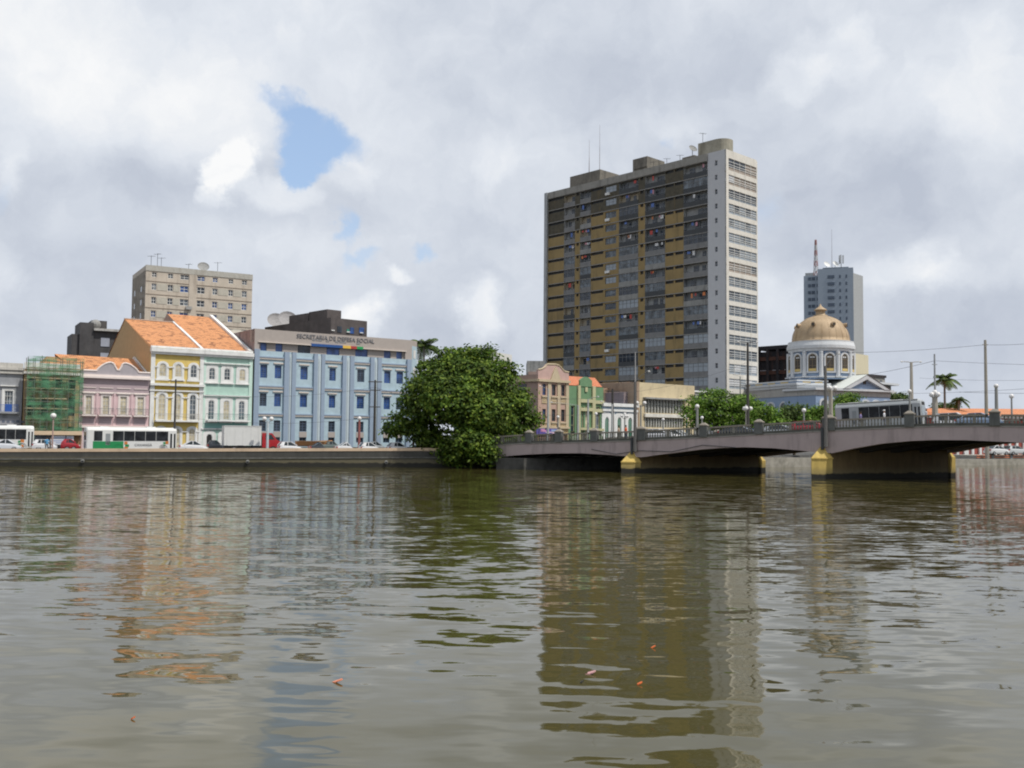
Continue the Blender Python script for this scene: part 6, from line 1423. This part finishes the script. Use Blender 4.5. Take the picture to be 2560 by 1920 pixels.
# ------------------------------------------------------------------ people
def person(label, pos, rot, shirt, trousers, hair=(.03, .02, .015), skin=(.25, .14, .09), hat=None, pose='stand', h=1.7):
    t = thing('person', label, 'person', pos, rot); s = h/1.7
    V = [(0,0,.92,.13),(0,0,1.12,.125),(0,0,1.34,.15),(0,0,1.46,.06),(0,.01,1.56,.085),(0,.015,1.64,.088),
         (.10,0,.88,.09),(.11,.02,.48,.062),(.11,-.01,.09,.042),(.12,.13,.04,.035),(-.10,0,.88,.09),(-.11,-.05,.48,.062),(-.11,-.14,.09,.042),(-.12,-.01,.04,.035),
         (.20,0,1.37,.055),(.24,-.02,1.10,.042),(.23,.10,.87,.030),(.23,.15,.79,.030),(-.20,0,1.37,.055),(-.24,0,1.10,.042),(-.23,.08,.86,.030),(-.23,.12,.78,.030)]
    E = [(0,1),(1,2),(2,3),(3,4),(4,5),(0,6),(6,7),(7,8),(8,9),(0,10),(10,11),(11,12),(12,13),(2,14),(14,15),(15,16),(16,17),(2,18),(18,19),(19,20),(20,21)]
    me = bpy.data.meshes.new('tmp'); me.from_pydata([(a*s, c*s, d*s) for a, c, d, r in V], E, []); o = bpy.data.objects.new('tmp', me); C.objects.link(o)
    md = o.modifiers.new('s', 'SKIN'); md.use_smooth_shade = True
    for i, (a, c, d, r) in enumerate(V): me.skin_vertices[0].data[i].radius = (r*s, r*s*(.8 if i < 3 else 1))
    me.skin_vertices[0].data[0].use_root = True; o.modifiers.new('b', 'SUBSURF').levels = 1
    dg = bpy.context.evaluated_depsgraph_get(); m2 = bpy.data.meshes.new_from_object(o.evaluated_get(dg)); m2.name = 'body'; bpy.data.objects.remove(o)
    m2.materials.clear()
    for nm, c in (('skin', skin), ('shirt', shirt), ('trousers', trousers)): m2.materials.append(mat('cloth_%s_%02x%02x%02x' % (nm, *[int(v*255) for v in c]), c, .8, .1))
    for p in m2.polygons:
        c = p.center/s; p.material_index = 2 if c.z < .93 and abs(c.x) < .19 and c.z > .08 else (1 if .9 < c.z < 1.47 and (abs(c.x) < .215 or c.z > 1.12) else 0)
    body = bpy.data.objects.new('body', m2); C.objects.link(body); body.parent = t
    if hat: MB().ball((0, .01*s, 1.70*s), .105*s, 10, 0, .8).box(-.09*s, .09*s, .06*s, .2*s, 1.68*s, 1.70*s).build('cap', mat('cap_%02x' % int(hat[0]*255), hat, .8, .05), t)
    else: MB().ball((0, -.01*s, 1.675*s), .10*s, 10, 0, .85).build('hair', mat('hair', hair, .9, .1), t)
    return t
p, _ = bpos(1565, 1.2); person('person in an orange shirt walking on the bridge', p, fb.rot-PI/2, (.62, .12, .04), (.05, .06, .10))
p, _ = bpos(1547, 1.3); person('person in a tan shirt beside the one in orange on the bridge', p, fb.rot-PI/2, (.45, .33, .25), (.10, .09, .09))
p, _ = bpos(2211, 1.1); person('person with a white cap and white shirt walking along the bridge balustrade', p, fb.rot+PI/2, (.66, .66, .68), (.08, .10, .2), hat=(.72, .72, .72))
p, _ = bpos(2152, 1.2); person('person in violet grey beside the left part of the bridge bus', p, fb.rot+PI/2, (.22, .18, .36), (.05, .05, .07))
p, _ = bpos(2316, 1.2); person('person with a pale cap in front of the bridge bus', p, fb.rot-PI/2, (.45, .46, .50), (.06, .06, .08), hat=(.66, .62, .66))
p, _ = bpos(1398, 1.4); person('person in pale grey at the left end of the bridge', p, fb.rot-PI/2, (.42, .43, .40), (.2, .2, .2))
person('person in a sky blue shirt standing by the white hatchback on the quay', at(118, 109.6, GZ+.15), .3, (.10, .32, .55), (.12, .12, .12))
person('person in grey clothes beside the sky blue shirt on the quay', at(127, 110.2, GZ+.15), -1.2, (.22, .21, .21), (.15, .14, .13))
person('person in white with a bag under the big tree', at(1046, 118.4, GZ+.5), 1.2, (.60, .60, .62), (.05, .06, .12), hat=(.7, .68, .62))
person('person in dark red under the big tree, left of the one in white', at(1034, 119.0, GZ+.4), 2.2, (.25, .05, .05), (.04, .04, .05))
t = thing('street_kiosk', 'small kiosk with a white parasol under the left side of the big tree', 'kiosk', at(1053, 122, GZ), .4)
MB().box(-.7, .7, -.5, .5, 0, 1.1).build('counter', mat('counter_blue', (.10, .16, .30)), t); MB().tube((0, 0, 0), (0, 0, 2.6), .04, n=6).build('pole', DARKM, t); MB().lathe([(1.1, 2.25), (.6, 2.5), (.02, 2.68)], n=10).build('parasol', WHITE, t)

# ------------------------------------------------------------------ lamps, poles and wires
POLE = mat('lamp_pole_grey', (.26, .26, .25), .6, .1, .3); GLOBE = mat('globe_white', (.72, .70, .68), .3, .03, spec=.5); CPOLE = mat('concrete_pole', (.36, .33, .28), .8, .1, .3); DPOLE = mat('dark_pole', (.06, .055, .05), .8, .2)
def globe_lamp(label, pos, h, n=1, m=None, r=.2, gr=None, rp=.07, name='globe_lamp'):
    t = thing(name, label, 'street lamp', pos, random.uniform(0, .6), gr); MB().tube((0, 0, 0), (0, 0, h), rp*1.3, rp, 8).lathe([(rp*2.4, 0), (rp*2.4, .25), (rp*1.3, .35)], n=8).build('pole', m or POLE, t)
    if n == 1: MB().ball((0, 0, h+r*.9), r).build('globe', GLOBE, t, True)
    else:
        mb = MB()
        for k in range(n):
            a = PI*k if n == 2 else 2*PI*k/(n-1 if n > 3 else n); rr = .42 if not (n > 3 and k == n-1) else 0; zz = h+(.25 if rr == 0 else 0)
            if n == 3: rr = .45
            mb.tube((0, 0, h-.25), (rr*math.cos(a), rr*math.sin(a), zz), .035, n=5); MB().ball((rr*math.cos(a), rr*math.sin(a), zz+r*.9), r).build('globe', GLOBE, t, True)
        mb.build('arms', m or POLE, t)
    return t
def cobra(label, pos, h, reach, m=None, name='street_lamp', double=False, rise=.5, r=.09, gr=None, az=0.):
    t = thing(name, label, 'street lamp', pos, az, gr); MB().tube((0, 0, 0), (0, 0, h), r*1.3, r*.8, 8).build('pole', m or POLE, t)
    for s in ((1, -1) if double else (1,)):
        MB().path([(0, 0, h-.05), (s*reach*.5, 0, h+rise*.6), (s*reach, 0, h+rise)], r*.45, 6).build('arm', m or POLE, t); MB().lathe([(.01, -.08), (.13, -.05), (.16, .03), (.05, .09)], n=8).build('lamp_head', GLOBE, t).location = (s*(reach+.2), 0, h+rise)
        t.children[-1].scale = (2.2, 1.1, 1)
    return t
def lamp_by_px(kind, label, px, pyt, Y, base=None, **k):
    base = GZ if base is None else base; h = z_at(px, pyt, Y)-base; return kind(label, at(px, Y, base), h, **k)
lamp_by_px(globe_lamp, 'single globe lamp on a pinkish pole before the scaffolded house', 132, 1046, 113, n=1, m=mat('pink_pole', (.40, .27, .24)), r=.33)
lamp_by_px(globe_lamp, 'twin globe lamp on a pale pole before the blue office', 669, 1052, 118, n=2, m=mat('pale_pole', (.50, .55, .58)), r=.27, rp=.13)
lamp_by_px(globe_lamp, 'globe lamp on a thick red pole before the blue office', 898, 1051, 119.5, n=1, m=mat('red_pole', (.30, .11, .10)), r=.26, rp=.13)
# lamps on the bridge
def blamp(label, px, pyt, y, n=1, r=.2, rp=.08, m=None):
    p, _ = bpos(px, y); Y = p.y; z = z_at(px, pyt, Y); return globe_lamp(label, p, z-p.z, n, m, r, 'globe lamps along the bridge', rp)
blamp('globe lamp on the bridge before the pink corner building', 1395, 1046, 14.4)
blamp('globe lamp on the bridge before the green house', 1490, 1038, 14.4)
blamp('globe cluster on a short post before the pale blue house', 1562, 1043, 14.4, n=4, r=.17)
blamp('single globe lamp before the louvred building', 1658, 1052, 13.6, r=.18)
blamp('twin globe lamp beside the first pier pole', 1602, 1012, .35, n=2, r=.21)
blamp('globe lamp above the balustrade post left of the young trees', 1743, 1021, .4, r=.23, rp=.12)
blamp('lower globe lamp just right of the one left of the young trees', 1755, 1048, 14.3)
blamp('four globe cluster on a pale column before the tower foot', 1868, 1026, 14.4, n=4, r=.24, rp=.2, m=CPOLE)
blamp('single globe lamp before the darker bushy tree', 2010, 1031, 14.4, r=.25)
blamp('triple globe lamp on a tall pale pillar right of the second pier', 2077, 976, 1.5, n=3, r=.24, rp=.2, m=CPOLE)
blamp('single globe lamp above the front half of the bridge bus', 2275, 983, .4, r=.19)
blamp('five globe cluster on a pale column at the front of the bridge bus', 2338, 992, 12.5, n=5, r=.25, rp=.26, m=CPOLE)
blamp('globe lamp on the post at the crest of the bridge', 2492, 970, .4, r=.2, rp=.13)
blamp('far small globe lamp near the right edge', 2530, 996, 14.4, r=.24)
# tall arm lamps standing on the piers
def parm(px, pyt, reach, rise, label):
    x = fb.x(px); p = fb.w(x, -.35, zbot(x)+.6); h = z_at(px, pyt, p.y)-p.z; return cobra(label, p, h, reach, name='street_lamp', rise=rise, r=.075, az=0., m=mat('pier_pole_grey', (.13, .125, .12)))
parm(1591, 955, 1.3, 1.15, 'tall arm lamp rising from the first bridge pier')
parm(2067, 915, 1.15, 1.2, 'tall arm lamp rising from the second bridge pier')
p, _ = bpos(1870, 14.3); cobra('tall double arm lamp in front of the tower end face', p, z_at(1870, 856, p.y)-p.z, .9, m=DPOLE, double=True, rise=.05, r=.07)
p, _ = bpos(2280, 14.3); cobra('tall pole with a T shaped top behind the bridge bus', p, z_at(2280, 905, p.y)-p.z, .8, m=CPOLE, double=True, rise=.02, r=.085)
for px, py, hx, Y, lab in ((1370, 972, 1346, 134, 'low arm lamp before the pink corner building'), (1445, 1013, 1375, 130, 'bent double lamp between the pink and green houses'), (1470, 998, 1491, 132, 'arm lamp before the green house'), (1530, 1010, 1500, 131, 'arm lamp beside the dark pole')):
    z = z_at(px, py, Y)-GZ; cobra(lab, at(px, Y, GZ), z, (hx-px)*Y/FPX, name='street_lamp', rise=.35, r=.06, m=mat('pale_arm', (.42, .43, .42)))
cobra('small white arm lamp before the tower end face', at(1851, 150, GZ), z_at(1851, 941, 150)-GZ, -1.2, rise=.3, r=.05)
# utility poles
def upole(label, px, pyt, Y, base=GZ, r=.14, arms=(), m=None):
    h = z_at(px, pyt, Y)-base; t = thing('utility_pole', label, 'utility pole', at(px, Y, base), .3, 'utility poles'); MB().tube((0, 0, 0), (0, 0, h), r*1.3, r*.8, 8).build('pole', m or DPOLE, t)
    for dz, w_ in arms: MB().box(-w_, w_, -.06, .06, h-dz, h-dz+.12).build('crossarm', m or DPOLE, t)
    return t
upole('dark pole with a crossarm before the yellow house', 436, 948, 122, arms=((.3, .9), (1.0, .6)), r=.12)
upole('dark pole with two crossarms before the right of the blue office', 936, 950, 126, arms=((.3, .9), (1.4, .7), (3.6, .7)), r=.16)
upole('thick dark pole before the pale blue house', 1531, 972, 138, arms=((.4, 1.1),), r=.2)
upole('tall concrete pole against the sky right of the palms', 2467, 850, 150, .95, r=.24, arms=((.8, .5),), m=CPOLE)
upole('thinner concrete pole with wires left of the tall palm', 2339, 885, 158, .95, r=.16, arms=((1.8, .5),), m=mat('grey_pole', (.33, .34, .35)))
upole('grey flag mast before the lower left of the tower', 1588, 880, 160, r=.1, m=mat('grey_pole', (.33, .34, .35)))
upole('concrete pole carrying the wires just beyond the right edge', 2700, 838, 140, .95, r=.2, m=CPOLE)
WIRE = mat('wire', (.10, .10, .11), .6, 0)
def wire(label, a, c, sag=.4, r=.028):
    A = at(a[0], a[2]); A.z = z_at(*a); Cc = at(c[0], c[2]); Cc.z = z_at(*c); mb = MB(); n = 14
    pts = []
    for i in range(n+1):
        s = i/n; q = A.lerp(Cc, s)-A; q.z -= sag*4*s*(1-s); pts.append(q)
    mb.path(pts, r, 4); o = mb.build('overhead_wire', WIRE, None); o.location = A; return tag(o, label, 'wire', 'overhead wires')
wire('uppermost wire from the dome to the tall concrete pole', (1985, 881, 170), (2467, 862, 150), .5)
wire('wire running from the tall concrete pole out of the right edge', (2467, 862, 150), (2700, 842, 140), .4)
wire('rising wire from behind the pediment to the thinner pole', (2170, 937, 190), (2339, 902, 158), .15, .035)
wire('wire from the thinner pole past the tall pole to the right edge', (2339, 902, 158), (2700, 915, 140), .1)
wire('lower wire behind the bridge bus towards the right edge', (2240, 984, 180), (2700, 962, 140), .3, .03)
wire('faint middle wire between the palms and the right edge', (2300, 945, 165), (2700, 948, 140), .3, .022)
wire('lowest wire right of the short palm', (2400, 980, 150), (2700, 982, 140), .15)
wire('thin wire across the pink and yellow houses', (-60, 960, 118), (436, 980, 122), .9, .016)
wire('thin wire across the mint house and blue office', (436, 980, 122), (936, 968, 126), .9, .02)
wire('lower thin wire across the mint house and blue office', (436, 1040, 122), (936, 1042, 126), .9, .02)
wire('wire from the dark pole into the big tree', (936, 968, 126), (1080, 1000, 128), .3, .025)
wire('wire across the pink corner building and green house', (1180, 985, 130), (1531, 990, 138), .6, .022)
wire('lower wire across the pink corner building and green house', (1180, 1022, 130), (1531, 1032, 138), .6, .022)
wire('wire across the louvred building and tower foot', (1531, 985, 138), (1871, 905, 140), .8, .022)
wire('long wire across the tower foot towards the dome', (1531, 1000, 138), (2067, 950, 100), .9, .02)

# ------------------------------------------------------------------ things on the far quay and in the water
t = car('white car on the far quay before the red market hall', (*at(2490, 152).to_2d(), 1.5), math.radians(20), 3.9, 'sedan', (.72, .72, .72), 'white', 'cars on the far quay')
t = car('pale car at the right edge on the far quay', (*at(2536, 154).to_2d(), 1.5), math.radians(20), 3.8, 'hatch', (.60, .62, .60), 'pale_silver', 'cars on the far quay')
t = thing('orange_stall_wall', 'low orange wall of the garden behind the bridge under the young trees', 'wall', at(1750, 134, GZ), math.radians(20)); MB().box(0, 10.5, 0, .3, 0, 2.4).build('wall', mat('orange_wall', (.50, .19, .09), .8, .12, .4, (.3, .14, .09)), t); MB().box(-.05, 10.55, -.05, .35, 2.4, 2.5).build('coping', COP, t)
t = thing('garden_pavilion', 'small white awning among the young trees behind the bridge', 'awning', at(1838, 136, GZ), .3); MB().lathe([(1.6, 2.9), (1.0, 3.3), (.02, 3.6)], n=8).build('canopy', WHITE, t); MB().tube((0, 0, 0), (0, 0, 3.5), .05).build('pole', DARKM, t)
def floater(label, px, py, r, col, nm):
    d = ray(px, py); k = -CAMZ/d.z; p = Vector((d.x*k, d.y*k, .012)); mb = MB(); n = 9; rr = [r*random.uniform(.55, 1.1) for _ in range(n)]
    mb.vprism([(rr[i]*1.5*math.cos(2*PI*i/n), rr[i]*math.sin(2*PI*i/n)) for i in range(n)], 0, .02); mb.v = [(x, y, z+.03*math.sin(x*20)*math.cos(y*15)) for x, y, z in mb.v]
    o = mb.build('floating_litter', mat('litter_'+nm, col, .6, .2), None); o.location = p; tag(o, label, 'litter', 'litter floating on the river')
floater('pink and white wrapper floating in the tower reflection', 1478, 1685, .07, (.55, .30, .30), 'pink')
floater('bright orange scrap floating in the tower reflection', 1598, 1712, .032, (.75, .16, .04), 'orange')
floater('small orange scrap floating higher in the tower reflection', 1633, 1620, .032, (.60, .20, .05), 'orange')
floater('orange scrap floating left of centre', 843, 1706, .06, (.70, .25, .14), 'salmon')
floater('tiny orange speck floating near the lower left', 332, 1799, .022, (.60, .20, .08), 'orange')
floater('tiny dark speck with a pale rim in the tower reflection', 1454, 1708, .02, (.03, .03, .03), 'dark')
